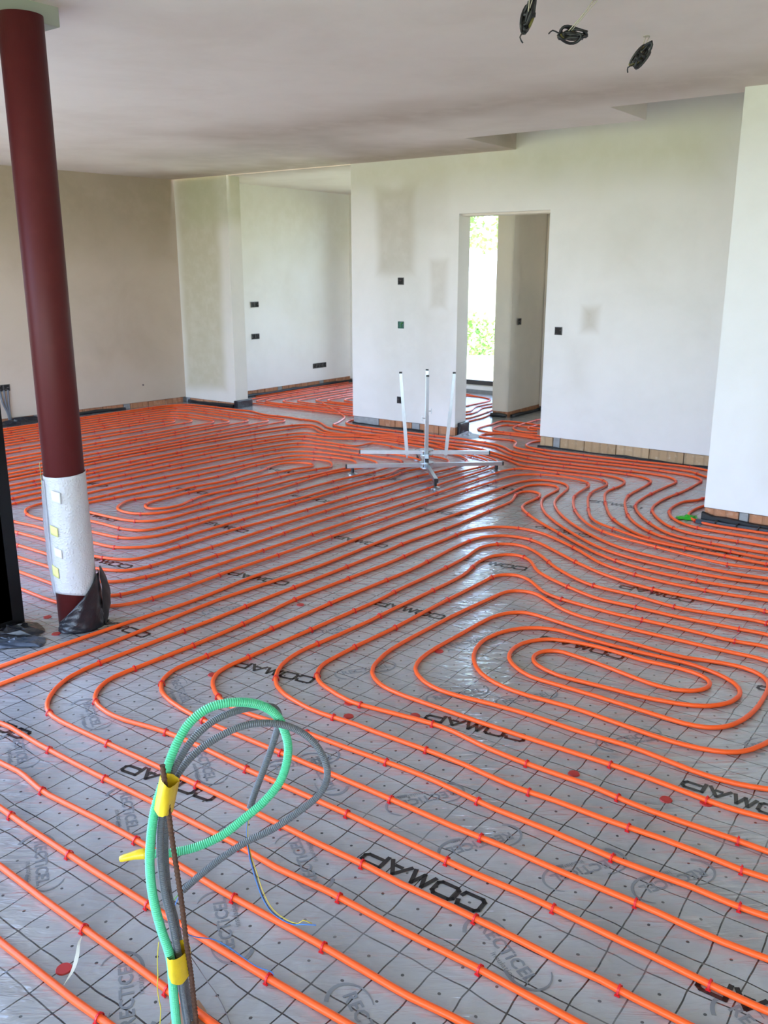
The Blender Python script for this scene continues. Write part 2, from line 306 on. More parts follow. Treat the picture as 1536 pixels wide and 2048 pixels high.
PIPES = {
'front': [
[-3.500,0.902,-1.945,0.897,-1.527,0.895,-1.110,0.912,-0.610,0.925,2.500,0.898],
[-3.500,1.061,-2.220,1.052,-2.081,1.053,-1.882,1.047,-1.523,1.043,-1.084,1.032,-0.584,1.027,2.520,0.995],
[-3.500,1.242,-2.500,1.209,-2.360,1.206,-2.200,1.199,-1.881,1.194,-1.402,1.197,-1.222,1.200,-0.783,1.217,-0.283,1.229,2.540,1.203],
[-3.500,1.292,-2.724,1.340,-2.485,1.353,-2.445,1.350,-2.347,1.336,-2.287,1.333,-2.067,1.345,-1.907,1.349,-1.787,1.349,-1.527,1.344,-1.208,1.352,-0.968,1.349,-0.928,1.350,-0.829,1.359,-0.609,1.369,-0.109,1.383,2.560,1.356],
[-3.500,1.433,-2.973,1.480,-2.834,1.495,-2.775,1.500,-2.595,1.492,-2.396,1.492,-2.276,1.493,-2.017,1.501,-1.658,1.507,-1.478,1.499,-1.299,1.510,-1.060,1.508,-0.860,1.514,-0.441,1.505,-0.182,1.488,0.318,1.468,2.580,1.433],
[2.600,1.598,0.254,1.630,-0.246,1.639,-0.386,1.645,-0.526,1.647,-0.605,1.652,-0.705,1.649,-0.805,1.652,-1.004,1.653,-1.164,1.648,-1.284,1.652,-1.444,1.648,-1.723,1.650,-1.863,1.649,-2.543,1.634,-2.663,1.633,-2.722,1.638,-2.760,1.647,-2.779,1.655,-2.797,1.663,-2.830,1.685,-2.845,1.698,-2.873,1.726,-2.910,1.773,-2.939,1.825,-2.954,1.862,-2.959,1.881,-2.969,1.939,-2.972,1.999,-2.963,2.299,-2.948,2.598,-2.943,2.998,-2.928,3.497,-2.925,3.777,-2.920,3.957,-2.921,3.997,-2.927,4.097,-2.927,4.137,-2.922,4.216,-2.893,4.555,-2.887,4.715,-2.890,5.134,-2.888,5.314,-2.891,5.374,-2.897,5.413,-2.907,5.452,-2.956,5.582,-2.967,5.621,-2.970,5.640,-2.969,5.679,-2.965,5.698,-2.958,5.716,-2.949,5.732,-2.937,5.744,-2.922,5.752,-2.905,5.756,-2.887,5.754,-2.870,5.749,-2.853,5.740,-2.838,5.728,-2.826,5.714,-2.816,5.697,-2.801,5.661,-2.796,5.642,-2.789,5.603,-2.787,5.563,-2.787,5.443,-2.784,5.404,-2.776,5.365,-2.764,5.327,-2.745,5.292,-2.721,5.260,-2.681,5.216,-2.610,5.147,-2.518,5.070,-2.406,4.985,-2.164,4.808,-2.066,4.739,-1.983,4.684,-1.914,4.643,-1.842,4.608,-1.750,4.571,-1.712,4.558,-1.654,4.543,-1.615,4.535,-1.555,4.526,-1.456,4.518,-1.356,4.516,-1.256,4.520,-1.137,4.531,-0.979,4.554,-0.899,4.558,-0.739,4.554,-0.300,4.530,0.200,4.514,2.600,4.480],
[2.620,1.780,0.372,1.807,-0.128,1.795,-0.288,1.786,-0.368,1.786,-0.547,1.795,-0.827,1.805,-0.907,1.805,-1.067,1.800,-1.487,1.809,-1.886,1.805,-2.086,1.812,-2.166,1.813,-2.246,1.811,-2.306,1.807,-2.365,1.799,-2.483,1.777,-2.543,1.773,-2.582,1.774,-2.622,1.780,-2.661,1.788,-2.697,1.803,-2.730,1.824,-2.758,1.852,-2.781,1.884,-2.791,1.901,-2.807,1.937,-2.814,1.976,-2.814,2.035,-2.796,2.355,-2.793,2.514,-2.798,2.774,-2.803,2.854,-2.815,2.994,-2.817,3.053,-2.816,3.113,-2.811,3.233,-2.781,3.752,-2.779,3.852,-2.781,4.112,-2.778,4.192,-2.769,4.372,-2.767,4.531,-2.761,4.591,-2.744,4.648,-2.728,4.684,-2.708,4.719,-2.685,4.751,-2.671,4.766,-2.641,4.791,-2.608,4.812,-2.571,4.827,-2.533,4.837,-2.493,4.842,-2.454,4.842,-2.414,4.837,-2.357,4.822,-2.319,4.807,-2.265,4.781,-2.196,4.742,-2.127,4.701,-2.010,4.624,-1.884,4.526,-1.851,4.504,-1.816,4.484,-1.780,4.467,-1.724,4.446,-1.666,4.431,-1.608,4.418,-1.529,4.406,-1.449,4.398,-1.369,4.394,-1.289,4.395,-1.189,4.400,-1.110,4.407,-1.070,4.412,-0.953,4.435,-0.913,4.437,-0.873,4.436,-0.813,4.431,-0.714,4.418,-0.300,4.350,0.200,4.314,2.620,4.275],
[2.640,1.971,0.342,1.994,-0.158,1.964,-0.337,1.946,-0.417,1.941,-0.477,1.942,-0.576,1.948,-0.636,1.949,-0.856,1.947,-1.015,1.950,-1.195,1.945,-1.494,1.949,-1.834,1.948,-2.173,1.944,-2.253,1.945,-2.313,1.949,-2.392,1.958,-2.470,1.973,-2.527,1.991,-2.563,2.008,-2.579,2.019,-2.609,2.044,-2.635,2.074,-2.645,2.091,-2.661,2.127,-2.667,2.145,-2.674,2.184,-2.674,2.244,-2.661,2.403,-2.655,2.543,-2.640,3.201,-2.617,3.640,-2.614,3.740,-2.617,3.879,-2.636,4.178,-2.640,4.318,-2.639,4.398,-2.636,4.437,-2.629,4.477,-2.618,4.515,-2.611,4.533,-2.592,4.568,-2.581,4.584,-2.554,4.612,-2.538,4.624,-2.522,4.635,-2.486,4.650,-2.467,4.655,-2.428,4.661,-2.388,4.662,-2.368,4.659,-2.349,4.656,-2.311,4.644,-2.275,4.628,-2.240,4.609,-1.952,4.429,-1.829,4.362,-1.757,4.329,-1.701,4.309,-1.624,4.285,-1.566,4.271,-1.507,4.261,-1.467,4.256,-1.368,4.251,-1.268,4.253,-1.109,4.262,-1.049,4.268,-0.951,4.281,-0.911,4.280,-0.892,4.277,-0.853,4.267,-0.816,4.253,-0.780,4.236,-0.692,4.189,-0.606,4.138,-0.403,4.011,-0.300,3.950,0.200,3.914,2.640,3.875],
[2.660,2.121,0.315,2.144,-0.185,2.114,-0.384,2.094,-0.444,2.092,-0.544,2.096,-0.683,2.088,-0.743,2.086,-0.943,2.095,-1.143,2.095,-1.362,2.114,-1.421,2.116,-1.481,2.116,-1.721,2.105,-1.901,2.100,-1.981,2.095,-2.140,2.079,-2.200,2.077,-2.239,2.078,-2.298,2.087,-2.336,2.099,-2.389,2.125,-2.439,2.159,-2.468,2.186,-2.480,2.201,-2.501,2.234,-2.514,2.271,-2.519,2.310,-2.519,2.350,-2.510,2.590,-2.491,3.029,-2.479,3.229,-2.478,3.289,-2.485,3.488,-2.480,3.768,-2.480,3.928,-2.483,4.048,-2.490,4.148,-2.513,4.285,-2.515,4.325,-2.512,4.364,-2.502,4.402,-2.494,4.421,-2.474,4.454,-2.461,4.469,-2.447,4.482,-2.431,4.493,-2.396,4.509,-2.377,4.514,-2.357,4.516,-2.338,4.515,-2.319,4.512,-2.300,4.507,-2.264,4.490,-2.230,4.469,-2.182,4.434,-2.136,4.396,-2.032,4.302,-1.985,4.265,-1.935,4.231,-1.868,4.189,-1.815,4.161,-1.760,4.137,-1.722,4.126,-1.682,4.119,-1.643,4.115,-1.523,4.112,-1.463,4.108,-1.424,4.101,-1.326,4.082,-1.266,4.076,-1.227,4.077,-1.167,4.083,-1.029,4.107,-0.951,4.123,-0.912,4.128,-0.872,4.127,-0.853,4.123,-0.815,4.112,-0.778,4.096,-0.743,4.078,-0.658,4.025,-0.576,3.968,-0.399,3.838,-0.300,3.770,0.200,3.734,2.660,3.695],
[2.680,2.295,0.267,2.316,-0.233,2.280,-0.390,2.251,-0.450,2.246,-0.589,2.252,-0.669,2.253,-0.848,2.243,-1.008,2.243,-1.107,2.237,-1.147,2.236,-1.207,2.240,-1.346,2.253,-1.446,2.256,-1.705,2.250,-1.805,2.251,-1.944,2.240,-2.003,2.241,-2.043,2.246,-2.121,2.261,-2.160,2.272,-2.197,2.287,-2.231,2.305,-2.247,2.317,-2.277,2.344,-2.302,2.374,-2.325,2.407,-2.351,2.460,-2.368,2.517,-2.375,2.556,-2.379,2.596,-2.379,2.655,-2.362,2.834,-2.350,3.054,-2.350,3.213,-2.342,3.453,-2.336,3.752,-2.337,3.812,-2.342,3.872,-2.351,3.931,-2.382,4.067,-2.387,4.106,-2.389,4.166,-2.385,4.206,-2.382,4.225,-2.369,4.262,-2.347,4.294,-2.334,4.309,-2.319,4.321,-2.303,4.330,-2.285,4.337,-2.267,4.339,-2.248,4.338,-2.230,4.333,-2.212,4.326,-2.195,4.317,-2.164,4.293,-2.136,4.264,-2.087,4.202,-2.060,4.172,-2.031,4.146,-1.998,4.123,-1.929,4.083,-1.820,4.033,-1.709,3.988,-1.671,3.975,-1.633,3.964,-1.594,3.958,-1.554,3.956,-1.435,3.960,-1.235,3.957,-1.155,3.960,-1.056,3.967,-0.956,3.976,-0.858,3.988,-0.838,3.988,-0.819,3.986,-0.800,3.981,-0.782,3.974,-0.747,3.955,-0.664,3.900,-0.584,3.840,-0.380,3.680,-0.300,3.620,0.200,3.584,2.680,3.545],
[2.700,2.331,0.250,2.363,-0.250,2.369,-0.509,2.373,-0.668,2.367,-0.748,2.366,-0.828,2.370,-0.927,2.382,-0.966,2.384,-1.126,2.381,-1.225,2.382,-1.325,2.389,-1.364,2.394,-1.482,2.416,-1.542,2.419,-1.581,2.418,-1.641,2.412,-1.878,2.378,-1.917,2.377,-1.937,2.379,-1.995,2.390,-2.072,2.412,-2.109,2.426,-2.142,2.446,-2.171,2.473,-2.193,2.505,-2.202,2.522,-2.215,2.559,-2.219,2.578,-2.222,2.618,-2.222,2.797,-2.210,2.996,-2.208,3.076,-2.208,3.455,-2.200,3.774,-2.200,3.914,-2.193,3.952,-2.186,3.970,-2.176,3.986,-2.164,4.001,-2.149,4.013,-2.133,4.021,-2.115,4.027,-2.097,4.029,-2.078,4.027,-2.060,4.022,-2.042,4.014,-2.024,4.005,-1.991,3.983,-1.901,3.905,-1.869,3.882,-1.852,3.873,-1.815,3.858,-1.777,3.848,-1.737,3.842,-1.559,3.823,-1.459,3.818,-1.180,3.827,-0.961,3.822,-0.902,3.828,-0.825,3.844,-0.805,3.845,-0.786,3.843,-0.767,3.839,-0.749,3.832,-0.714,3.813,-0.681,3.792,-0.633,3.756,-0.556,3.692,-0.377,3.534,-0.300,3.470,0.200,3.434,2.700,3.395],
[2.720,2.585,0.213,2.606,-0.287,2.570,-0.483,2.532,-0.542,2.524,-0.582,2.522,-0.621,2.523,-0.820,2.537,-0.920,2.541,-1.000,2.540,-1.279,2.532,-1.458,2.530,-1.777,2.535,-1.817,2.538,-1.856,2.543,-1.895,2.552,-1.913,2.559,-1.931,2.567,-1.965,2.587,-1.995,2.612,-2.009,2.627,-2.030,2.660,-2.039,2.677,-2.052,2.715,-2.071,2.792,-2.079,2.851,-2.082,2.931,-2.082,3.030,-2.073,3.329,-2.064,3.449,-2.039,3.727,-2.031,3.765,-2.024,3.783,-2.014,3.799,-2.002,3.812,-1.986,3.823,-1.969,3.832,-1.951,3.838,-1.932,3.841,-1.914,3.840,-1.895,3.836,-1.877,3.830,-1.842,3.811,-1.741,3.748,-1.688,3.721,-1.631,3.701,-1.573,3.690,-1.493,3.685,-1.374,3.684,-0.935,3.693,-0.797,3.702,-0.758,3.697,-0.739,3.691,-0.721,3.684,-0.687,3.665,-0.654,3.642,-0.607,3.604,-0.548,3.551,-0.374,3.387,-0.300,3.320,0.200,3.284,2.720,3.245],
[2.740,2.744,0.062,2.765,-0.438,2.729,-0.510,2.695,-0.548,2.682,-0.586,2.672,-0.645,2.664,-0.685,2.663,-0.725,2.665,-0.903,2.687,-0.963,2.690,-1.142,2.681,-1.302,2.686,-1.382,2.684,-1.481,2.676,-1.620,2.658,-1.660,2.656,-1.699,2.657,-1.738,2.664,-1.776,2.676,-1.794,2.684,-1.828,2.704,-1.859,2.728,-1.886,2.757,-1.896,2.774,-1.912,2.809,-1.923,2.848,-1.931,2.907,-1.934,2.986,-1.928,3.146,-1.924,3.326,-1.919,3.405,-1.908,3.464,-1.894,3.501,-1.885,3.518,-1.875,3.534,-1.862,3.549,-1.847,3.561,-1.831,3.571,-1.814,3.578,-1.795,3.581,-1.756,3.581,-1.657,3.567,-1.539,3.547,-1.480,3.540,-1.420,3.536,-1.280,3.534,-1.121,3.522,-1.081,3.521,-1.042,3.524,-1.022,3.528,-0.926,3.555,-0.888,3.564,-0.848,3.569,-0.809,3.568,-0.772,3.558,-0.754,3.550,-0.738,3.539,-0.723,3.527,-0.711,3.512,-0.700,3.496,-0.692,3.478,-0.682,3.441,-0.678,3.401,-0.674,3.321,-0.673,3.262,-0.676,3.202,-0.681,3.162,-0.688,3.123,-0.698,3.085,-0.713,3.048,-0.723,3.031,-0.734,3.015,-0.748,3.001,-0.763,2.989,-0.779,2.979,-0.797,2.972,-0.816,2.966,-0.855,2.960,-0.915,2.960,-1.194,2.971,-1.433,2.970,-1.472,2.975,-1.491,2.980,-1.528,2.995,-1.562,3.015,-1.594,3.039,-1.621,3.067,-1.632,3.083,-1.649,3.118,-1.659,3.156,-1.663,3.195,-1.659,3.235,-1.655,3.254,-1.640,3.290,-1.618,3.323,-1.591,3.351,-1.575,3.362,-1.558,3.371,-1.521,3.384,-1.483,3.394,-1.444,3.402,-1.384,3.408,-1.304,3.406,-1.185,3.394,-1.146,3.395,-1.066,3.403,-1.027,3.406,-0.967,3.402,-0.930,3.392,-0.913,3.383,-0.898,3.372,-0.886,3.358,-0.878,3.342,-0.874,3.324,-0.874,3.306,-0.878,3.287,-0.885,3.270,-0.895,3.254,-0.908,3.240,-0.923,3.227,-0.939,3.218,-0.957,3.210,-0.976,3.204,-1.015,3.199,-1.035,3.198,-1.074,3.201,-1.113,3.208,-1.230,3.234,-1.309,3.249,-1.368,3.258,-1.465,3.269,-1.484,3.267,-1.501,3.262,-1.518,3.253,-1.532,3.241,-1.543,3.227,-1.551,3.210,-1.555,3.192,-1.556,3.173,-1.553,3.155,-1.547,3.137,-1.537,3.121,-1.525,3.106,-1.510,3.093,-1.494,3.083,-1.459,3.067,-1.401,3.052,-1.381,3.050,-1.342,3.049,-1.203,3.061,-1.083,3.067,-1.004,3.078,-0.926,3.096,-0.871,3.116,-0.837,3.136,-0.821,3.149,-0.795,3.178,-0.784,3.194,-0.766,3.229,-0.761,3.248,-0.755,3.286,-0.755,3.306,-0.758,3.325,-0.763,3.343,-0.771,3.361,-0.782,3.377,-0.794,3.392,-0.808,3.406,-0.841,3.428,-0.877,3.444,-0.915,3.456,-0.973,3.469,-1.013,3.472,-1.052,3.472,-1.212,3.461,-1.351,3.459,-1.451,3.463,-1.570,3.475,-1.609,3.472,-1.646,3.462,-1.682,3.445,-1.714,3.422,-1.742,3.394,-1.764,3.361,-1.782,3.326,-1.789,3.307,-1.800,3.269,-1.808,3.210,-1.809,3.171,-1.804,3.131,-1.789,3.073,-1.766,3.019,-1.746,2.984,-1.710,2.937,-1.682,2.909,-1.651,2.884,-1.634,2.874,-1.599,2.855,-1.562,2.841,-1.504,2.827,-1.465,2.822,-1.405,2.820,-1.245,2.830,-1.186,2.830,-0.927,2.810,-0.847,2.808,-0.788,2.814,-0.748,2.820,-0.710,2.831,-0.674,2.847,-0.643,2.870,-0.630,2.884,-0.608,2.917,-0.585,2.972,-0.573,3.010,-0.565,3.049,-0.556,3.108,-0.554,3.148,-0.554,3.188,-0.559,3.247,-0.575,3.346],
[-3.283,1.552,-3.244,2.269,-3.235,2.389,-3.214,2.607,-3.207,2.727,-3.208,2.847,-3.220,3.066,-3.223,3.166,-3.220,3.265,-3.207,3.465,-3.204,3.584,-3.205,3.784,-3.211,4.383,-3.206,4.522,-3.181,4.981,-3.147,5.839,-3.140,5.918,-3.133,5.957,-3.122,5.996,-3.099,6.051,-3.079,6.084,-3.066,6.100,-3.038,6.126,-3.021,6.136,-2.984,6.149,-2.946,6.154,-2.906,6.152,-2.868,6.142,-2.833,6.125,-2.802,6.101,-2.789,6.087,-2.766,6.054,-2.749,6.019,-2.735,5.981,-2.721,5.923,-2.698,5.786,-2.686,5.727,-2.666,5.650,-2.648,5.593,-2.632,5.556,-2.605,5.503,-2.574,5.452,-2.529,5.386,-2.467,5.307,-2.401,5.233,-2.317,5.148,-2.242,5.082,-2.148,5.007,-2.051,4.937,-1.966,4.884,-1.914,4.856,-1.877,4.839,-1.822,4.818,-1.783,4.806,-1.725,4.793,-1.666,4.784,-1.467,4.764,-1.368,4.756,-1.268,4.751,-1.188,4.751,-1.129,4.756,-0.992,4.783,-0.874,4.801,-0.300,4.880,0.200,4.916,2.760,4.895],
[-3.127,1.468,-3.110,2.047,-3.107,2.226,-3.108,2.366,-3.117,2.685,-3.117,2.825,-3.113,2.904,-3.105,3.004,-3.084,3.222,-3.064,3.401,-3.055,3.520,-3.054,3.680,-3.062,4.059,-3.060,4.219,-3.051,4.458,-3.019,5.016,-3.014,5.155,-3.012,5.355,-3.014,5.534,-3.019,5.614,-3.031,5.753,-3.033,5.833,-3.029,5.872,-3.020,5.910,-3.003,5.946,-2.979,5.977,-2.949,6.001,-2.932,6.011,-2.914,6.018,-2.896,6.021,-2.877,6.021,-2.859,6.018,-2.843,6.010,-2.828,5.999,-2.815,5.985,-2.804,5.969,-2.789,5.933,-2.781,5.894,-2.777,5.855,-2.766,5.696,-2.756,5.637,-2.739,5.579,-2.725,5.542,-2.700,5.488,-2.652,5.401,-2.597,5.317,-2.535,5.239,-2.467,5.166,-2.395,5.097,-2.321,5.031,-2.213,4.942,-2.118,4.869,-2.054,4.822,-1.987,4.779,-1.916,4.741,-1.880,4.725,-1.824,4.704,-1.767,4.687,-1.708,4.673,-1.630,4.660,-1.551,4.650,-1.471,4.643,-1.411,4.640,-1.292,4.640,-1.172,4.649,-1.113,4.658,-1.037,4.679,-0.998,4.688,-0.958,4.693,-0.899,4.698,-0.739,4.701,-0.300,4.700,0.200,4.700,2.780,4.670]],
'mid': [
[-4.364,2.333,-4.044,2.327,-3.824,2.321,-3.784,2.322,-3.724,2.326,-3.645,2.338,-3.607,2.349,-3.571,2.365,-3.538,2.387,-3.493,2.426,-3.465,2.455,-3.441,2.486,-3.423,2.521,-3.410,2.559,-3.400,2.597,-3.391,2.657,-3.383,2.736,-3.379,2.816,-3.378,2.896,-3.385,3.096,-3.385,3.196,-3.369,3.536,-3.354,4.155,-3.340,4.515,-3.338,4.875,-3.330,5.215,-3.318,5.535,-3.305,5.774,-3.285,6.033,-3.279,6.073,-3.270,6.112,-3.256,6.149,-3.248,6.167,-3.227,6.200,-3.201,6.231,-3.171,6.256,-3.155,6.267,-3.119,6.284,-3.063,6.304,-3.004,6.316,-2.964,6.321,-2.925,6.322,-2.885,6.321,-2.845,6.317,-2.786,6.306,-2.750,6.291,-2.733,6.281,-2.703,6.256,-2.678,6.226,-2.667,6.209,-2.649,6.174,-2.643,6.155,-2.639,6.136,-2.634,6.097,-2.623,5.957,-2.616,5.897,-2.605,5.839,-2.589,5.781,-2.568,5.725,-2.536,5.652,-2.491,5.562,-2.453,5.492,-2.400,5.407,-2.342,5.326,-2.279,5.248,-2.224,5.190,-2.180,5.150,-2.132,5.114,-2.080,5.083,-2.008,5.049,-1.953,5.027,-1.895,5.009,-1.739,4.975,-1.506,4.919,-1.368,4.892,-1.309,4.885,-1.269,4.884,-1.229,4.885,-1.190,4.891,-1.073,4.919,-0.955,4.938,-0.300,5.020,0.200,5.056,2.500,5.035],
[-4.621,2.482,-4.022,2.470,-3.823,2.458,-3.763,2.461,-3.724,2.467,-3.686,2.478,-3.649,2.494,-3.616,2.514,-3.587,2.541,-3.575,2.556,-3.565,2.573,-3.550,2.609,-3.538,2.668,-3.531,2.747,-3.523,2.907,-3.519,3.106,-3.502,3.505,-3.474,4.544,-3.467,4.723,-3.457,4.903,-3.452,5.042,-3.429,5.981,-3.428,6.141,-3.427,6.180,-3.422,6.220,-3.415,6.259,-3.404,6.297,-3.390,6.334,-3.370,6.368,-3.358,6.383,-3.343,6.396,-3.327,6.406,-3.291,6.420,-3.272,6.424,-3.232,6.428,-3.072,6.430,-2.873,6.439,-2.793,6.438,-2.734,6.432,-2.695,6.423,-2.658,6.409,-2.641,6.399,-2.609,6.376,-2.583,6.347,-2.572,6.331,-2.564,6.313,-2.551,6.276,-2.548,6.256,-2.545,6.217,-2.552,6.097,-2.551,6.038,-2.546,5.998,-2.539,5.959,-2.530,5.920,-2.513,5.862,-2.493,5.806,-2.462,5.733,-2.352,5.498,-2.296,5.391,-2.264,5.341,-2.240,5.309,-2.199,5.266,-2.168,5.242,-2.134,5.220,-2.099,5.202,-1.881,5.101,-1.826,5.079,-1.787,5.068,-1.729,5.055,-1.670,5.047,-1.550,5.037,-1.311,5.028,-1.151,5.016,-1.092,5.016,-0.992,5.022,-0.873,5.035,-0.300,5.120,0.200,5.156,2.520,5.135],
[-4.841,2.609,-4.261,2.618,-4.181,2.615,-4.002,2.598,-3.962,2.598,-3.922,2.601,-3.884,2.610,-3.827,2.630,-3.792,2.648,-3.759,2.670,-3.744,2.683,-3.720,2.713,-3.702,2.748,-3.688,2.786,-3.671,2.843,-3.662,2.882,-3.657,2.921,-3.654,2.961,-3.655,3.121,-3.643,3.401,-3.640,3.521,-3.643,4.021,-3.639,4.241,-3.630,4.460,-3.615,4.740,-3.600,4.979,-3.577,5.299,-3.574,5.378,-3.576,5.538,-3.575,5.618,-3.552,6.158,-3.552,6.258,-3.558,6.317,-3.571,6.376,-3.589,6.433,-3.605,6.469,-3.626,6.503,-3.651,6.534,-3.665,6.548,-3.695,6.573,-3.747,6.604,-3.856,6.654,-3.985,6.707,-4.298,6.840,-4.466,6.905,-4.598,6.950,-4.733,6.988,-4.791,7.001,-4.850,7.012,-4.910,7.018,-4.950,7.020,-4.990,7.019,-5.029,7.015,-5.068,7.006,-5.106,6.995,-5.144,6.980,-5.198,6.955,-5.250,6.925,-5.301,6.894,-5.466,6.781,-5.516,6.748,-5.569,6.721,-5.607,6.707,-5.626,6.703,-5.665,6.699,-5.705,6.701,-5.743,6.709,-5.781,6.722,-5.834,6.750,-5.915,6.808,-5.949,6.829,-6.003,6.854,-6.040,6.865,-6.058,6.866,-6.074,6.862,-6.088,6.852,-6.099,6.839,-6.107,6.822,-6.120,6.785,-6.147,6.668,-6.177,6.511,-6.209,6.314,-6.239,6.096,-6.262,5.897,-6.282,5.698,-6.296,5.519,-6.307,5.319,-6.320,4.940,-6.327,4.480,-6.329,4.020,-6.327,2.900,-6.330,2.400],
[-5.065,2.739,-4.726,2.742,-4.466,2.746,-4.386,2.743,-4.207,2.728,-4.167,2.727,-4.127,2.728,-4.088,2.734,-4.049,2.744,-3.953,2.771,-3.915,2.785,-3.880,2.803,-3.850,2.827,-3.825,2.858,-3.816,2.875,-3.809,2.893,-3.800,2.931,-3.795,3.011,-3.793,3.231,-3.783,3.450,-3.780,3.550,-3.785,3.950,-3.784,4.090,-3.769,4.570,-3.760,4.789,-3.752,4.889,-3.735,4.987,-3.732,5.027,-3.731,5.087,-3.734,5.267,-3.730,5.406,-3.712,5.666,-3.688,5.924,-3.672,6.063,-3.645,6.221,-3.640,6.261,-3.639,6.300,-3.643,6.340,-3.647,6.359,-3.659,6.397,-3.675,6.433,-3.697,6.466,-3.723,6.496,-3.754,6.521,-3.788,6.542,-3.842,6.566,-4.014,6.619,-4.278,6.711,-4.430,6.762,-4.564,6.802,-4.700,6.836,-4.778,6.852,-4.837,6.861,-4.897,6.868,-4.937,6.870,-4.977,6.870,-5.016,6.867,-5.056,6.861,-5.114,6.848,-5.171,6.828,-5.244,6.797,-5.316,6.761,-5.491,6.666,-5.546,6.640,-5.583,6.626,-5.621,6.615,-5.660,6.610,-5.700,6.610,-5.779,6.617,-5.818,6.615,-5.837,6.611,-5.855,6.604,-5.872,6.595,-5.887,6.583,-5.901,6.569,-5.912,6.553,-5.932,6.519,-5.947,6.482,-5.960,6.444,-5.986,6.348,-6.011,6.230,-6.035,6.093,-6.059,5.934,-6.082,5.756,-6.100,5.597,-6.114,5.458,-6.125,5.298,-6.135,5.119,-6.148,4.779,-6.157,4.379,-6.162,3.979,-6.171,2.940,-6.180,2.400],
[-5.305,2.878,-4.966,2.890,-4.806,2.897,-4.726,2.898,-4.686,2.897,-4.626,2.892,-4.389,2.857,-4.349,2.855,-4.310,2.856,-4.271,2.863,-4.213,2.878,-4.135,2.894,-4.097,2.905,-4.059,2.918,-4.023,2.935,-3.991,2.957,-3.978,2.971,-3.967,2.986,-3.958,3.003,-3.952,3.022,-3.946,3.061,-3.943,3.160,-3.943,3.280,-3.948,3.560,-3.946,3.720,-3.938,3.840,-3.908,4.138,-3.898,4.338,-3.887,4.837,-3.874,5.257,-3.873,5.337,-3.875,5.496,-3.874,5.576,-3.866,5.656,-3.821,5.952,-3.814,6.012,-3.812,6.052,-3.814,6.111,-3.828,6.210,-3.833,6.309,-3.842,6.347,-3.858,6.383,-3.879,6.417,-3.904,6.448,-3.932,6.476,-3.963,6.500,-3.997,6.521,-4.033,6.538,-4.108,6.566,-4.184,6.589,-4.281,6.615,-4.378,6.637,-4.476,6.657,-4.575,6.674,-4.674,6.688,-4.773,6.698,-4.873,6.704,-4.953,6.703,-5.012,6.697,-5.071,6.686,-5.128,6.669,-5.202,6.639,-5.274,6.604,-5.416,6.529,-5.452,6.513,-5.489,6.499,-5.528,6.488,-5.567,6.483,-5.666,6.484,-5.686,6.482,-5.724,6.473,-5.741,6.465,-5.758,6.454,-5.772,6.441,-5.785,6.427,-5.797,6.411,-5.816,6.376,-5.831,6.339,-5.851,6.283,-5.868,6.225,-5.887,6.148,-5.924,5.972,-5.956,5.774,-5.985,5.556,-6.003,5.357,-6.014,5.198,-6.023,4.998,-6.030,4.778,-6.035,4.519,-6.040,4.039,-6.043,2.920,-6.050,2.400],
[-5.518,3.002,-5.219,3.016,-5.159,3.020,-5.040,3.033,-4.980,3.036,-4.900,3.034,-4.721,3.019,-4.641,3.018,-4.561,3.024,-4.422,3.039,-4.322,3.044,-4.283,3.049,-4.245,3.058,-4.226,3.065,-4.192,3.085,-4.161,3.110,-4.118,3.151,-4.092,3.181,-4.082,3.198,-4.073,3.215,-4.067,3.234,-4.063,3.253,-4.060,3.292,-4.063,3.372,-4.075,3.491,-4.078,3.571,-4.069,3.911,-4.072,4.431,-4.062,4.970,-4.056,5.150,-4.048,5.270,-4.042,5.329,-4.021,5.447,-4.018,5.487,-4.021,5.546,-4.044,5.684,-4.047,5.744,-4.046,5.764,-4.039,5.803,-4.028,5.841,-4.003,5.917,-3.992,5.955,-3.985,5.994,-3.971,6.093,-3.952,6.169,-3.950,6.208,-3.957,6.246,-3.964,6.264,-3.973,6.281,-3.985,6.296,-4.013,6.323,-4.030,6.334,-4.065,6.351,-4.084,6.358,-4.122,6.366,-4.222,6.377,-4.280,6.387,-4.357,6.409,-4.605,6.488,-4.720,6.522,-4.836,6.550,-4.876,6.556,-4.915,6.560,-4.954,6.558,-4.972,6.553,-4.988,6.545,-5.001,6.533,-5.010,6.518,-5.015,6.501,-5.017,6.482,-5.016,6.423,-5.018,6.403,-5.021,6.385,-5.028,6.368,-5.039,6.354,-5.053,6.342,-5.070,6.334,-5.108,6.325,-5.167,6.322,-5.227,6.324,-5.407,6.338,-5.606,6.341,-5.645,6.335,-5.663,6.328,-5.680,6.319,-5.695,6.308,-5.721,6.279,-5.732,6.262,-5.749,6.226,-5.769,6.170,-5.788,6.092,-5.802,6.014,-5.820,5.875,-5.859,5.517,-5.871,5.378,-5.882,5.198,-5.897,4.859,-5.906,4.439,-5.912,4.019,-5.921,2.940,-5.930,2.400],
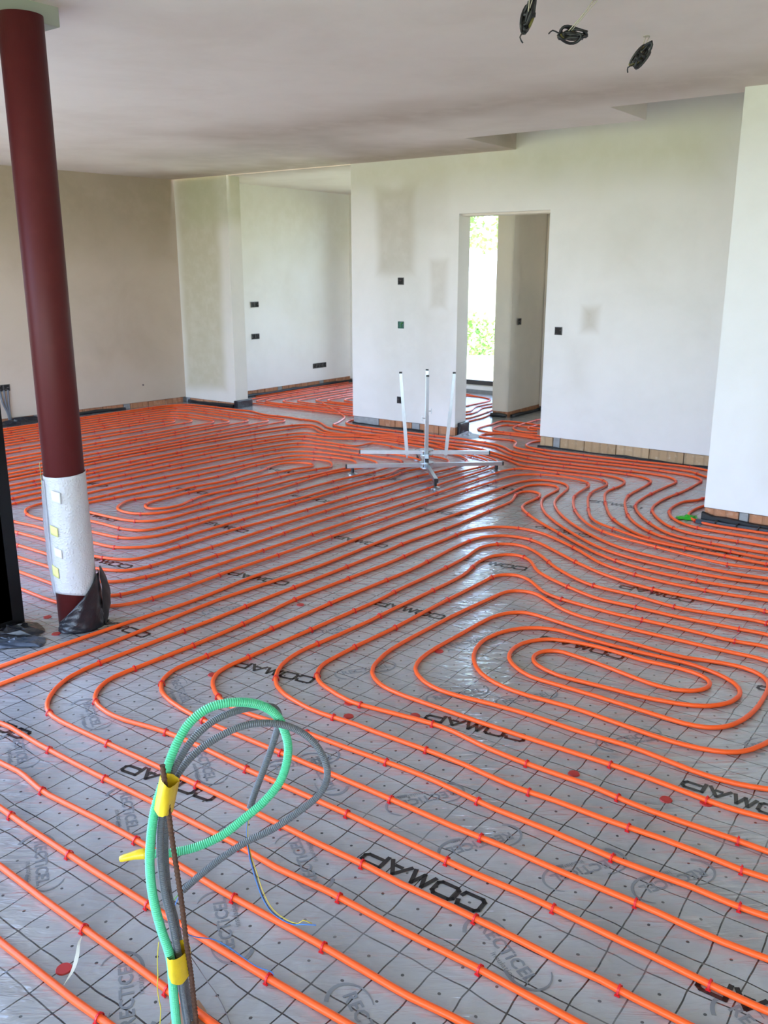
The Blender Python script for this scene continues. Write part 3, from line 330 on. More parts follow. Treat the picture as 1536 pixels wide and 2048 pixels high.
[-4.111,5.907,-4.128,5.829,-4.131,5.790,-4.130,5.770,-4.125,5.731,-4.103,5.633,-4.099,5.594,-4.098,5.554,-4.101,5.514,-4.118,5.335,-4.140,4.976,-4.145,4.856,-4.144,4.656,-4.146,4.576,-4.151,4.516,-4.158,4.457,-4.202,4.180,-4.216,4.061,-4.226,3.962,-4.231,3.882,-4.231,3.802,-4.214,3.543,-4.212,3.483,-4.213,3.443,-4.217,3.403,-4.225,3.364,-4.231,3.346,-4.248,3.310,-4.270,3.277,-4.282,3.261,-4.310,3.234,-4.326,3.222,-4.361,3.205,-4.380,3.199,-4.419,3.191,-4.459,3.186,-4.618,3.175,-4.738,3.168,-4.898,3.162,-5.058,3.162,-5.177,3.153,-5.217,3.154,-5.276,3.161,-5.334,3.177,-5.388,3.201,-5.421,3.223,-5.448,3.251,-5.469,3.284,-5.482,3.321,-5.490,3.360,-5.491,3.380,-5.491,3.419,-5.486,3.459,-5.473,3.538,-5.469,3.597,-5.472,3.637,-5.484,3.736,-5.487,3.796,-5.487,3.896,-5.481,4.036,-5.466,4.295,-5.439,4.674,-5.410,4.993,-5.404,5.092,-5.403,5.172,-5.412,5.392,-5.412,5.492,-5.407,5.552,-5.398,5.611,-5.384,5.669,-5.372,5.707,-5.356,5.744,-5.336,5.778,-5.312,5.810,-5.284,5.838,-5.253,5.863,-5.220,5.884,-5.166,5.910,-5.128,5.922,-5.070,5.935,-5.010,5.942,-4.870,5.951,-4.771,5.955,-4.691,5.953,-4.631,5.949,-4.572,5.938,-4.534,5.927,-4.479,5.904,-4.446,5.883,-4.431,5.870,-4.405,5.840,-4.395,5.824,-4.387,5.806,-4.382,5.787,-4.379,5.768,-4.379,5.749,-4.382,5.730,-4.429,5.578,-4.469,5.423,-4.483,5.345,-4.491,5.265,-4.491,5.165,-4.462,4.766,-4.458,4.627,-4.467,4.207,-4.477,3.907,-4.476,3.707,-4.482,3.648,-4.491,3.609,-4.508,3.574,-4.519,3.558,-4.546,3.530,-4.579,3.507,-4.614,3.489,-4.651,3.475,-4.690,3.466,-4.749,3.460,-4.869,3.453,-4.989,3.450,-5.089,3.450,-5.148,3.456,-5.186,3.468,-5.202,3.477,-5.217,3.488,-5.229,3.503,-5.238,3.519,-5.244,3.537,-5.247,3.556,-5.247,3.596,-5.243,3.635,-5.210,3.853,-5.183,4.071,-5.173,4.190,-5.159,4.430,-5.153,4.490,-5.136,4.608,-5.131,4.668,-5.131,4.708,-5.136,4.768,-5.167,4.965,-5.177,5.044,-5.180,5.104,-5.179,5.164,-5.172,5.264,-5.160,5.343,-5.146,5.401,-5.121,5.477,-5.097,5.532,-5.069,5.584,-5.045,5.616,-5.016,5.642,-5.000,5.652,-4.982,5.660,-4.963,5.666,-4.924,5.674,-4.865,5.680,-4.826,5.679,-4.806,5.676,-4.788,5.670,-4.754,5.650,-4.739,5.638,-4.710,5.611,-4.684,5.581,-4.661,5.549,-4.652,5.532,-4.645,5.514,-4.643,5.496,-4.644,5.477,-4.649,5.459,-4.669,5.404,-4.678,5.365,-4.690,5.286,-4.711,5.168,-4.721,5.089,-4.723,5.049,-4.723,4.989,-4.715,4.829,-4.713,4.749,-4.714,4.550,-4.721,4.470,-4.744,4.332,-4.750,4.252,-4.749,4.193,-4.743,4.153,-4.729,4.095,-4.691,3.981,-4.684,3.943,-4.683,3.903,-4.686,3.884,-4.696,3.846,-4.713,3.810,-4.724,3.794,-4.736,3.779,-4.750,3.767,-4.766,3.758,-4.783,3.754,-4.801,3.754,-4.819,3.758,-4.836,3.766,-4.853,3.776,-4.867,3.788,-4.880,3.803,-4.890,3.819,-4.899,3.837,-4.909,3.875,-4.913,3.934,-4.908,4.074,-4.910,4.194,-4.909,4.234,-4.901,4.313,-4.875,4.491,-4.867,4.571,-4.860,4.750,-4.860,4.950,-4.857,5.030,-4.844,5.149,-4.826,5.268,-4.813,5.326,-4.786,5.400,-4.782,5.418,-4.782,5.435,-4.787,5.452,-4.796,5.468,-4.808,5.482,-4.824,5.492,-4.841,5.500,-4.859,5.505,-4.878,5.506,-4.898,5.505,-4.917,5.502,-4.935,5.496,-4.970,5.478,-4.986,5.467,-5.015,5.440,-5.038,5.408,-5.046,5.390,-5.052,5.372,-5.058,5.333,-5.056,5.273,-5.046,5.214,-5.036,5.176,-5.004,5.081,-4.991,5.023,-4.988,4.983,-4.988,4.864,-4.974,4.704,-4.972,4.644,-4.974,4.605,-4.979,4.565,-5.010,4.408,-5.020,4.329,-5.021,4.269,-5.012,4.130,-5.014,4.070,-5.025,4.011,-5.068,3.878,-5.074,3.840,-5.072,3.801,-5.061,3.763,-5.044,3.727,-5.013,3.676,-4.986,3.647,-4.956,3.623,-4.938,3.613,-4.901,3.601,-4.862,3.595,-4.822,3.595,-4.783,3.600,-4.746,3.613,-4.712,3.633,-4.696,3.644,-4.668,3.672,-4.644,3.703,-4.625,3.738,-4.612,3.775,-4.604,3.814,-4.601,3.854,-4.601,3.954,-4.606,4.034,-4.629,4.252,-4.631,4.312,-4.631,4.352,-4.622,4.431,-4.590,4.588,-4.582,4.647,-4.578,4.707,-4.579,4.847,-4.575,4.947,-4.563,5.086,-4.514,5.544,-4.511,5.583,-4.511,5.623,-4.517,5.662,-4.530,5.700,-4.548,5.735,-4.571,5.766,-4.600,5.793,-4.634,5.814,-4.670,5.828,-4.709,5.834,-4.769,5.833,-4.808,5.828,-4.867,5.817,-5.023,5.781,-5.061,5.769,-5.098,5.753,-5.132,5.734,-5.148,5.722,-5.177,5.695,-5.190,5.680,-5.211,5.647,-5.219,5.629,-5.232,5.591,-5.243,5.532,-5.249,5.473,-5.268,5.174,-5.294,4.574,-5.335,4.096,-5.338,3.996,-5.332,3.817,-5.340,3.677],
[-4.111,5.907,-4.115,6.007,-4.122,6.066,-4.134,6.103,-4.142,6.121,-4.165,6.152,-4.194,6.178,-4.211,6.188,-4.247,6.205,-4.304,6.221,-4.383,6.234,-4.502,6.242,-4.622,6.244,-4.861,6.238,-5.120,6.237,-5.200,6.234,-5.279,6.226,-5.338,6.218,-5.436,6.200,-5.475,6.192,-5.493,6.186,-5.511,6.178,-5.528,6.168,-5.543,6.156,-5.568,6.126,-5.588,6.092,-5.610,6.037,-5.632,5.960,-5.652,5.863,-5.667,5.764,-5.687,5.606,-5.725,5.249,-5.739,5.090,-5.749,4.931,-5.764,4.613,-5.774,4.234,-5.780,3.855,-5.790,2.878,-5.800,2.400],
[-5.331,3.826,-5.339,3.726,-5.337,3.647,-5.328,3.567,-5.321,3.528,-5.310,3.490,-5.295,3.453,-5.285,3.436,-5.274,3.420,-5.249,3.390,-5.234,3.377,-5.202,3.354,-5.185,3.344,-5.148,3.327,-5.091,3.311,-5.032,3.306,-4.992,3.307,-4.873,3.319,-4.813,3.323,-4.694,3.327,-4.574,3.325,-4.515,3.330,-4.457,3.346,-4.421,3.362,-4.405,3.372,-4.390,3.385,-4.378,3.399,-4.368,3.415,-4.355,3.452,-4.346,3.511,-4.338,3.610,-4.318,4.149,-4.304,4.448,-4.301,4.588,-4.303,4.887,-4.296,5.107,-4.285,5.246,-4.277,5.305,-4.248,5.483,-4.242,5.542,-4.240,5.582,-4.244,5.782,-4.237,5.901,-4.242,5.940,-4.253,5.978,-4.271,6.013,-4.282,6.028,-4.310,6.056,-4.343,6.076,-4.361,6.083,-4.400,6.090,-4.439,6.089,-4.538,6.079,-4.618,6.077,-4.957,6.078,-5.137,6.083,-5.197,6.082,-5.276,6.074,-5.335,6.065,-5.373,6.054,-5.407,6.035,-5.436,6.009,-5.448,5.994,-5.469,5.960,-5.485,5.924,-5.498,5.886,-5.517,5.808,-5.534,5.710,-5.549,5.591,-5.587,5.234,-5.601,5.075,-5.618,4.756,-5.631,4.357,-5.638,3.937,-5.650,2.959,-5.660,2.500]],
'corner': [
[-6.567,2.400,-6.540,4.259,-6.520,6.058,-6.515,6.838,-6.518,6.918,-6.524,6.957,-6.528,6.976,-6.535,6.994,-6.544,7.011,-6.555,7.027,-6.569,7.040,-6.585,7.050,-6.621,7.066,-6.640,7.071,-6.679,7.078,-6.739,7.080,-6.938,7.079,-7.558,7.095,-7.858,7.099,-8.078,7.096,-8.138,7.094,-8.197,7.087,-8.235,7.077,-8.272,7.062,-8.289,7.051,-8.304,7.040,-8.317,7.026,-8.329,7.010,-8.338,6.993,-8.344,6.975,-8.356,6.916,-8.365,6.817,-8.372,6.717,-8.383,6.378,-8.391,5.958,-8.408,4.598,-8.460,2.400],
[-6.711,2.400,-6.685,4.199,-6.664,5.937,-6.659,6.717,-6.661,6.796,-6.669,6.855,-6.681,6.892,-6.691,6.909,-6.703,6.924,-6.717,6.936,-6.734,6.946,-6.751,6.954,-6.770,6.960,-6.809,6.969,-6.868,6.973,-7.088,6.972,-7.567,6.988,-7.767,6.991,-8.007,6.987,-8.066,6.981,-8.105,6.971,-8.124,6.965,-8.159,6.947,-8.175,6.936,-8.189,6.923,-8.201,6.908,-8.210,6.891,-8.218,6.873,-8.223,6.854,-8.230,6.815,-8.240,6.716,-8.247,6.616,-8.258,6.276,-8.266,5.877,-8.283,4.598,-8.335,2.400],
[-6.886,2.400,-6.861,4.139,-6.839,5.838,-6.834,6.597,-6.835,6.657,-6.842,6.717,-6.852,6.754,-6.860,6.772,-6.871,6.787,-6.885,6.801,-6.900,6.812,-6.917,6.821,-6.936,6.828,-6.974,6.838,-7.013,6.843,-7.053,6.844,-7.193,6.842,-7.253,6.843,-7.552,6.858,-7.692,6.862,-7.832,6.860,-7.912,6.856,-7.971,6.845,-8.008,6.832,-8.042,6.813,-8.057,6.801,-8.070,6.786,-8.081,6.770,-8.089,6.753,-8.096,6.735,-8.106,6.676,-8.116,6.577,-8.122,6.477,-8.134,6.137,-8.141,5.777,-8.158,4.598,-8.210,2.400],
[-7.001,2.400,-6.954,5.757,-6.949,6.416,-6.950,6.476,-6.955,6.535,-6.964,6.574,-6.971,6.592,-6.981,6.608,-6.993,6.623,-7.007,6.635,-7.024,6.645,-7.042,6.653,-7.079,6.664,-7.119,6.670,-7.159,6.672,-7.298,6.670,-7.358,6.671,-7.537,6.687,-7.637,6.690,-7.737,6.688,-7.816,6.680,-7.855,6.670,-7.874,6.664,-7.909,6.647,-7.925,6.635,-7.939,6.622,-7.951,6.607,-7.960,6.590,-7.973,6.553,-7.984,6.475,-7.993,6.375,-7.999,6.275,-8.010,5.956,-8.032,4.617,-8.085,2.400],
[-7.133,2.400,-7.086,5.678,-7.081,6.298,-7.081,6.358,-7.085,6.418,-7.091,6.457,-7.096,6.476,-7.103,6.494,-7.113,6.510,-7.125,6.525,-7.140,6.537,-7.156,6.547,-7.193,6.562,-7.231,6.570,-7.291,6.575,-7.491,6.573,-7.651,6.579,-7.710,6.575,-7.748,6.566,-7.784,6.549,-7.799,6.538,-7.813,6.524,-7.825,6.509,-7.835,6.493,-7.842,6.475,-7.852,6.436,-7.859,6.377,-7.867,6.297,-7.877,6.098,-7.886,5.818,-7.907,4.619,-7.960,2.400],
[-7.349,2.400,-7.302,5.574,-7.297,6.173,-7.297,6.253,-7.302,6.313,-7.309,6.351,-7.315,6.370,-7.324,6.387,-7.335,6.403,-7.348,6.416,-7.364,6.427,-7.381,6.436,-7.418,6.450,-7.476,6.460,-7.536,6.464,-7.576,6.461,-7.595,6.458,-7.633,6.447,-7.667,6.428,-7.682,6.416,-7.695,6.402,-7.706,6.386,-7.714,6.368,-7.725,6.331,-7.733,6.272,-7.743,6.172,-7.753,5.973,-7.762,5.694,-7.782,4.636,-7.835,2.400],
[-7.480,2.400,-7.449,4.536,-7.433,5.515,-7.428,6.094,-7.430,6.154,-7.434,6.193,-7.442,6.232,-7.449,6.250,-7.459,6.267,-7.470,6.282,-7.484,6.294,-7.500,6.304,-7.517,6.311,-7.533,6.313,-7.548,6.309,-7.561,6.299,-7.571,6.285,-7.585,6.250,-7.596,6.211,-7.606,6.152,-7.614,6.093,-7.620,6.013,-7.626,5.894,-7.639,5.514,-7.656,4.656,-7.710,2.400]],
'wall': [
[-8.550,2.400,-8.506,5.358,-8.492,6.138,-8.479,6.637,-8.478,6.877,-8.472,6.937,-8.460,6.995,-8.440,7.052,-8.413,7.105,-8.390,7.137,-8.377,7.152,-8.347,7.178,-8.314,7.199,-8.277,7.214,-8.239,7.225,-8.180,7.237,-8.101,7.249,-8.042,7.256,-7.922,7.262,-7.662,7.264,-7.562,7.268,-7.503,7.275,-7.405,7.294,-7.366,7.297,-7.326,7.294,-7.287,7.286,-7.249,7.274,-7.118,7.227,-7.060,7.212,-7.020,7.206,-6.981,7.204,-6.921,7.205,-6.742,7.224,-6.682,7.227,-6.643,7.225,-6.564,7.212,-6.524,7.208,-6.484,7.207,-6.365,7.214,-6.305,7.212,-6.266,7.205,-6.247,7.199,-6.210,7.185,-6.175,7.166,-6.124,7.134,-6.075,7.100,-5.965,7.014,-5.914,6.984,-5.877,6.968,-5.839,6.957,-5.760,6.942,-5.681,6.935,-5.581,6.930,-5.441,6.929,-5.261,6.930,-4.781,6.941,-4.402,6.952,-4.242,6.961,-4.202,6.961,-4.163,6.957,-4.124,6.949,-4.066,6.932,-4.010,6.911,-3.845,6.841,-3.575,6.709,-3.519,6.688,-3.481,6.680,-3.441,6.677,-3.401,6.677,-3.281,6.682,-3.042,6.697,-2.803,6.718,-2.703,6.724,-2.623,6.724,-2.563,6.722,-2.524,6.718,-2.484,6.711,-2.446,6.700,-2.428,6.692,-2.393,6.674,-2.377,6.662,-2.349,6.635,-2.337,6.619,-2.321,6.584,-2.313,6.546,-2.304,6.407,-2.303,6.167,-2.300,6.107,-2.296,6.067,-2.285,6.008,-2.265,5.931,-2.239,5.856,-2.208,5.782,-2.149,5.655,-2.114,5.583,-2.074,5.514,-2.041,5.464,-1.992,5.401,-1.938,5.342,-1.880,5.288,-1.832,5.251,-1.782,5.219,-1.746,5.202,-1.689,5.183,-1.631,5.169,-1.552,5.157,-1.433,5.143,-1.233,5.127,-1.154,5.123,-1.054,5.126,-0.915,5.140,-0.300,5.220,0.200,5.256,2.500,5.235],
[-7.100,8.300,-6.956,8.192,-6.583,7.923,-6.439,7.816,-6.297,7.704,-6.252,7.665,-6.208,7.624,-6.181,7.595,-6.157,7.563,-6.128,7.511,-6.023,7.296,-6.009,7.258,-5.988,7.182,-5.980,7.164,-5.970,7.148,-5.958,7.133,-5.943,7.121,-5.909,7.101,-5.872,7.090,-5.852,7.087,-5.813,7.084,-5.533,7.080,-5.173,7.079,-4.813,7.080,-4.533,7.084,-4.414,7.088,-4.214,7.104,-4.134,7.103,-4.075,7.095,-4.036,7.087,-3.998,7.075,-3.962,7.059,-3.928,7.038,-3.767,6.920,-3.733,6.898,-3.699,6.879,-3.662,6.865,-3.585,6.845,-3.491,6.811,-3.433,6.798,-3.373,6.794,-3.313,6.795,-3.094,6.814,-2.695,6.838,-2.536,6.851,-2.476,6.854,-2.416,6.854,-2.376,6.851,-2.337,6.846,-2.298,6.836,-2.262,6.820,-2.246,6.810,-2.215,6.784,-2.202,6.770,-2.181,6.737,-2.173,6.719,-2.163,6.681,-2.161,6.661,-2.160,6.621,-2.170,6.502,-2.181,6.302,-2.185,6.182,-2.185,6.103,-2.180,6.003,-2.172,5.923,-2.161,5.864,-2.144,5.807,-2.120,5.752,-2.082,5.682,-2.028,5.598,-1.981,5.533,-1.931,5.471,-1.877,5.412,-1.819,5.357,-1.773,5.318,-1.741,5.296,-1.706,5.277,-1.669,5.262,-1.611,5.248,-1.551,5.240,-1.472,5.233,-1.292,5.226,-1.212,5.225,-1.112,5.230,-0.973,5.246,-0.300,5.340,0.200,5.376,2.520,5.355],
[-5.550,7.700,-5.650,7.696,-5.689,7.693,-5.728,7.684,-5.765,7.671,-5.818,7.644,-5.885,7.600,-5.931,7.562,-5.958,7.533,-5.969,7.517,-5.977,7.500,-5.983,7.482,-5.985,7.463,-5.984,7.444,-5.977,7.406,-5.964,7.368,-5.955,7.350,-5.934,7.317,-5.907,7.289,-5.875,7.267,-5.857,7.258,-5.820,7.246,-5.781,7.239,-5.741,7.234,-5.622,7.225,-5.502,7.220,-5.382,7.220,-5.163,7.224,-4.884,7.232,-4.624,7.244,-4.486,7.258,-4.426,7.256,-4.288,7.236,-4.149,7.228,-4.110,7.222,-4.053,7.204,-3.980,7.172,-3.945,7.153,-3.911,7.132,-3.865,7.095,-3.793,7.025,-3.761,7.003,-3.744,6.993,-3.707,6.979,-3.668,6.969,-3.609,6.960,-3.530,6.953,-3.370,6.945,-3.291,6.944,-3.191,6.947,-3.091,6.953,-3.012,6.961,-2.953,6.969,-2.815,6.993,-2.736,7.003,-2.676,7.007,-2.596,7.009,-2.437,7.005,-2.297,6.993,-2.238,6.985,-2.199,6.978,-2.160,6.968,-2.123,6.955,-2.088,6.937,-2.072,6.926,-2.044,6.898,-2.033,6.882,-2.025,6.865,-2.019,6.847,-2.013,6.808,-2.013,6.589,-2.017,6.449,-2.024,6.370,-2.049,6.172,-2.054,6.092,-2.053,6.032,-2.049,5.953,-2.043,5.893,-2.032,5.834,-2.021,5.796,-2.007,5.759,-1.980,5.706,-1.950,5.654,-1.905,5.588,-1.856,5.525,-1.816,5.481,-1.787,5.454,-1.755,5.429,-1.722,5.408,-1.668,5.383,-1.630,5.372,-1.591,5.365,-1.551,5.361,-1.511,5.361,-1.312,5.368,-1.172,5.362,-1.073,5.367,-0.874,5.388,-0.300,5.460,0.200,5.496,2.540,5.475],
[-6.450,2.400,-6.447,2.939,-6.448,4.237,-6.444,4.816,-6.438,5.115,-6.430,5.375,-6.422,5.554,-6.402,5.933,-6.385,6.212,-6.368,6.411,-6.350,6.570,-6.327,6.708,-6.314,6.766,-6.303,6.804,-6.283,6.861,-6.267,6.897,-6.248,6.932,-6.237,6.948,-6.224,6.962,-6.209,6.975,-6.193,6.984,-6.175,6.990,-6.157,6.993,-6.138,6.992,-6.099,6.984,-6.062,6.970,-6.008,6.945,-5.974,6.925,-5.859,6.845,-5.807,6.815,-5.772,6.797,-5.734,6.784,-5.676,6.771,-5.636,6.767,-5.577,6.765,-5.397,6.768,-5.138,6.779,-4.440,6.820,-4.320,6.823,-4.221,6.820,-4.102,6.806,-3.964,6.783,-3.867,6.760,-3.791,6.736,-3.717,6.705,-3.647,6.667,-3.545,6.605,-3.445,6.539,-3.428,6.530,-3.410,6.523,-3.391,6.519,-3.372,6.517,-3.332,6.517,-3.252,6.524,-3.014,6.552,-2.837,6.580,-2.758,6.589,-2.718,6.590,-2.678,6.586,-2.621,6.572,-2.584,6.557,-2.566,6.548,-2.534,6.526,-2.507,6.498,-2.495,6.482,-2.478,6.446,-2.472,6.428,-2.464,6.389,-2.458,6.330,-2.459,6.270,-2.468,6.170,-2.470,6.131,-2.468,6.091,-2.457,6.032,-2.446,5.994,-2.432,5.957,-2.375,5.829,-2.324,5.721,-2.269,5.615,-2.211,5.510,-2.179,5.459,-2.144,5.410,-2.106,5.365,-2.051,5.307,-1.977,5.239,-1.915,5.189,-1.849,5.145,-1.814,5.126,-1.759,5.102,-1.702,5.085,-1.624,5.068,-1.525,5.053,-1.386,5.036,-1.227,5.022,-1.148,5.019,-1.048,5.024,-0.909,5.042,-0.752,5.068,-0.300,5.150,0.200,5.186,2.560,5.165],
[-3.831,7.715,-3.962,7.765,-4.000,7.778,-4.038,7.786,-4.078,7.790,-4.098,7.790,-4.137,7.785,-4.175,7.776,-4.213,7.762,-4.266,7.734,-4.314,7.699,-4.342,7.671,-4.366,7.640,-4.386,7.606,-4.399,7.569,-4.403,7.550,-4.403,7.531,-4.400,7.512,-4.394,7.495,-4.384,7.480,-4.371,7.467,-4.355,7.459,-4.337,7.454,-4.299,7.451,-4.239,7.455,-4.180,7.463,-4.101,7.477,-4.062,7.481,-4.043,7.481,-4.024,7.477,-4.006,7.470,-3.990,7.461,-3.960,7.435,-3.937,7.404,-3.920,7.368,-3.886,7.275,-3.868,7.239,-3.858,7.223,-3.832,7.193,-3.817,7.181,-3.783,7.162,-3.764,7.155,-3.726,7.145,-3.627,7.136,-3.588,7.129,-3.550,7.117,-3.497,7.091,-3.461,7.076,-3.422,7.067,-3.383,7.064,-3.303,7.066,-3.084,7.089,-2.846,7.110,-2.487,7.135,-2.367,7.141,-2.308,7.140,-2.268,7.137,-2.229,7.131,-2.209,7.126,-2.173,7.112,-2.155,7.102,-2.123,7.080,-2.076,7.042,-2.044,7.019,-2.010,6.999,-1.921,6.953,-1.888,6.931,-1.873,6.919,-1.859,6.905,-1.837,6.873,-1.822,6.836,-1.812,6.798,-1.805,6.759,-1.801,6.699,-1.799,6.639,-1.801,6.579,-1.806,6.500,-1.817,6.400,-1.829,6.321,-1.841,6.263,-1.854,6.225,-1.862,6.208,-1.905,6.143,-1.913,6.126,-1.922,6.088,-1.928,6.008,-1.928,5.948,-1.926,5.909,-1.921,5.869,-1.907,5.811,-1.887,5.755,-1.861,5.701,-1.840,5.667,-1.803,5.621,-1.759,5.580,-1.726,5.558,-1.691,5.540,-1.654,5.526,-1.615,5.517,-1.576,5.511,-1.496,5.507,-1.316,5.509,-1.197,5.508,-1.117,5.510,-0.977,5.519,-0.300,5.570,0.200,5.592,2.580,5.568],
[-3.300,7.720,-3.499,7.699,-3.558,7.689,-3.597,7.680,-3.673,7.657,-3.729,7.636,-3.763,7.616,-3.778,7.604,-3.791,7.590,-3.801,7.574,-3.809,7.556,-3.817,7.518,-3.821,7.479,-3.821,7.439,-3.817,7.399,-3.813,7.380,-3.800,7.343,-3.779,7.310,-3.751,7.283,-3.735,7.272,-3.718,7.263,-3.681,7.250,-3.642,7.241,-3.603,7.234,-3.563,7.229,-3.463,7.225,-3.324,7.225,-3.084,7.232,-2.924,7.240,-2.645,7.262,-2.447,7.283,-2.367,7.290,-2.287,7.292,-2.228,7.288,-2.169,7.276,-2.132,7.263,-2.095,7.247,-2.043,7.217,-1.978,7.171,-1.867,7.086,-1.823,7.046,-1.784,7.001,-1.762,6.968,-1.745,6.932,-1.733,6.894,-1.726,6.855,-1.722,6.815,-1.719,6.755,-1.719,6.496,-1.722,6.356,-1.729,6.236,-1.733,6.197,-1.741,6.158,-1.767,6.083,-1.779,6.024,-1.786,5.945,-1.786,5.905,-1.784,5.865,-1.779,5.826,-1.774,5.807,-1.761,5.769,-1.752,5.751,-1.731,5.718,-1.718,5.703,-1.688,5.679,-1.653,5.661,-1.635,5.654,-1.596,5.644,-1.557,5.638,-1.497,5.635,-0.978,5.662,-0.300,5.700,0.200,5.717,2.600,5.691]],
'far': [
[-8.030,10.100,-8.032,8.824,-8.030,8.206,-8.031,8.006,-8.029,7.947,-8.020,7.888,-8.009,7.850,-7.990,7.816,-7.978,7.801,-7.964,7.788,-7.948,7.777,-7.931,7.769,-7.912,7.762,-7.874,7.752,-7.815,7.746,-6.100,7.735],
[-7.902,10.100,-7.904,8.905,-7.902,8.327,-7.903,8.108,-7.900,8.048,-7.889,7.990,-7.876,7.953,-7.866,7.936,-7.854,7.921,-7.841,7.907,-7.825,7.896,-7.791,7.879,-7.772,7.873,-7.733,7.865,-7.674,7.860,-7.435,7.860,-7.016,7.856,-6.100,7.850],
[-7.809,10.100,-7.811,8.965,-7.809,8.388,-7.810,8.189,-7.808,8.129,-7.799,8.070,-7.787,8.033,-7.769,7.999,-7.756,7.984,-7.742,7.972,-7.709,7.952,-7.690,7.945,-7.652,7.936,-7.593,7.930,-7.533,7.928,-7.334,7.929,-6.100,7.919],
[-7.637,10.100,-7.639,9.045,-7.637,8.527,-7.638,8.309,-7.635,8.249,-7.625,8.190,-7.613,8.153,-7.603,8.136,-7.592,8.121,-7.579,8.106,-7.564,8.094,-7.530,8.076,-7.512,8.070,-7.473,8.062,-7.414,8.056,-7.155,8.056,-6.100,8.046],
[-7.488,10.100,-7.490,9.125,-7.489,8.408,-7.485,8.349,-7.479,8.310,-7.467,8.272,-7.449,8.238,-7.437,8.223,-7.423,8.210,-7.407,8.199,-7.390,8.190,-7.371,8.183,-7.333,8.173,-7.274,8.167,-7.215,8.165,-7.016,8.166,-6.100,8.156],
[-7.336,10.100,-7.337,8.588,-7.334,8.529,-7.325,8.470,-7.312,8.433,-7.303,8.416,-7.292,8.400,-7.280,8.386,-7.265,8.373,-7.231,8.355,-7.193,8.344,-7.134,8.336,-7.055,8.333,-6.856,8.334,-6.100,8.324],
[-7.220,10.100,-7.221,8.669,-7.218,8.610,-7.212,8.571,-7.202,8.533,-7.185,8.498,-7.174,8.482,-7.160,8.469,-7.145,8.457,-7.128,8.447,-7.111,8.439,-7.073,8.429,-7.014,8.421,-6.935,8.419,-6.736,8.420,-6.100,8.410],
[-7.065,10.100,-7.066,8.808,-7.062,8.748,-7.056,8.709,-7.046,8.672,-7.028,8.637,-7.016,8.622,-7.003,8.608,-6.987,8.597,-6.970,8.588,-6.933,8.574,-6.875,8.565,-6.796,8.561,-6.557,8.562,-6.100,8.552],
[-6.930,10.100,-6.931,8.924,-6.927,8.865,-6.921,8.825,-6.910,8.788,-6.902,8.770,-6.892,8.753,-6.880,8.738,-6.866,8.725,-6.850,8.714,-6.815,8.697,-6.796,8.692,-6.757,8.685,-6.678,8.680,-6.439,8.680,-6.100,8.670],
[-6.800,10.100,-6.801,9.050,-6.798,8.990,-6.792,8.951,-6.782,8.913,-6.775,8.895,-6.765,8.879,-6.754,8.863,-6.741,8.849,-6.726,8.837,-6.691,8.820,-6.673,8.814,-6.634,8.806,-6.595,8.802,-6.536,8.800,-6.298,8.800,-6.100,8.790],
[-6.660,10.100,-6.661,9.164,-6.658,9.104,-6.653,9.065,-6.643,9.027,-6.636,9.009,-6.627,8.991,-6.616,8.975,-6.603,8.961,-6.588,8.949,-6.554,8.931,-6.516,8.920,-6.477,8.914,-6.418,8.911,-6.199,8.911,-6.159,8.908,-6.100,8.900],
[-8.140,10.100,-8.140,8.200]],
'hall': [
[-3.400,8.250,-3.499,8.266,-3.617,8.288,-4.046,8.379,-4.203,8.411,-4.341,8.434,-4.440,8.444,-4.500,8.446,-4.540,8.445,-4.579,8.438,-4.597,8.433,-4.615,8.424,-4.630,8.414,-4.642,8.400,-4.651,8.384,-4.657,8.366,-4.659,8.347,-4.660,8.327,-4.656,8.288,-4.642,8.209,-4.637,8.170,-4.636,8.130,-4.639,7.990,-4.635,7.930,-4.630,7.891,-4.619,7.853,-4.611,7.835,-4.590,7.802,-4.562,7.776,-4.528,7.756,-4.491,7.743,-4.432,7.734,-4.352,7.730,-4.192,7.734,-4.093,7.731,-4.013,7.723,-3.896,7.701,-3.836,7.698,-3.776,7.700,-3.717,7.706,-3.400,7.750],
[-3.400,8.150,-3.499,8.157,-3.598,8.167,-3.992,8.214,-4.130,8.228,-4.249,8.237,-4.348,8.238,-4.388,8.236,-4.427,8.231,-4.464,8.220,-4.481,8.211,-4.495,8.199,-4.506,8.185,-4.514,8.168,-4.519,8.150,-4.522,8.111,-4.518,8.052,-4.513,8.013,-4.498,7.955,-4.483,7.919,-4.463,7.885,-4.437,7.856,-4.422,7.844,-4.406,7.834,-4.388,7.827,-4.370,7.823,-4.331,7.822,-4.253,7.832,-4.174,7.839,-4.015,7.851,-3.936,7.855,-3.777,7.856,-3.400,7.850],
[-4.371,8.777,-4.382,8.720,-4.385,8.681,-4.384,8.504,-4.388,8.366,-4.388,8.307,-4.384,8.248,-4.376,8.190,-4.361,8.133,-4.346,8.097,-4.326,8.064,-4.315,8.048,-4.288,8.020,-4.257,7.997,-4.240,7.987,-4.205,7.971,-4.167,7.963,-4.128,7.964,-4.090,7.970,-4.013,7.987],
[-4.214,8.469,-4.226,8.412,-4.231,8.355,-4.230,8.240,-4.226,8.202,-4.221,8.184,-4.214,8.167,-4.204,8.151,-4.192,8.139,-4.178,8.129,-4.161,8.124,-4.144,8.124,-4.127,8.127,-4.091,8.139],
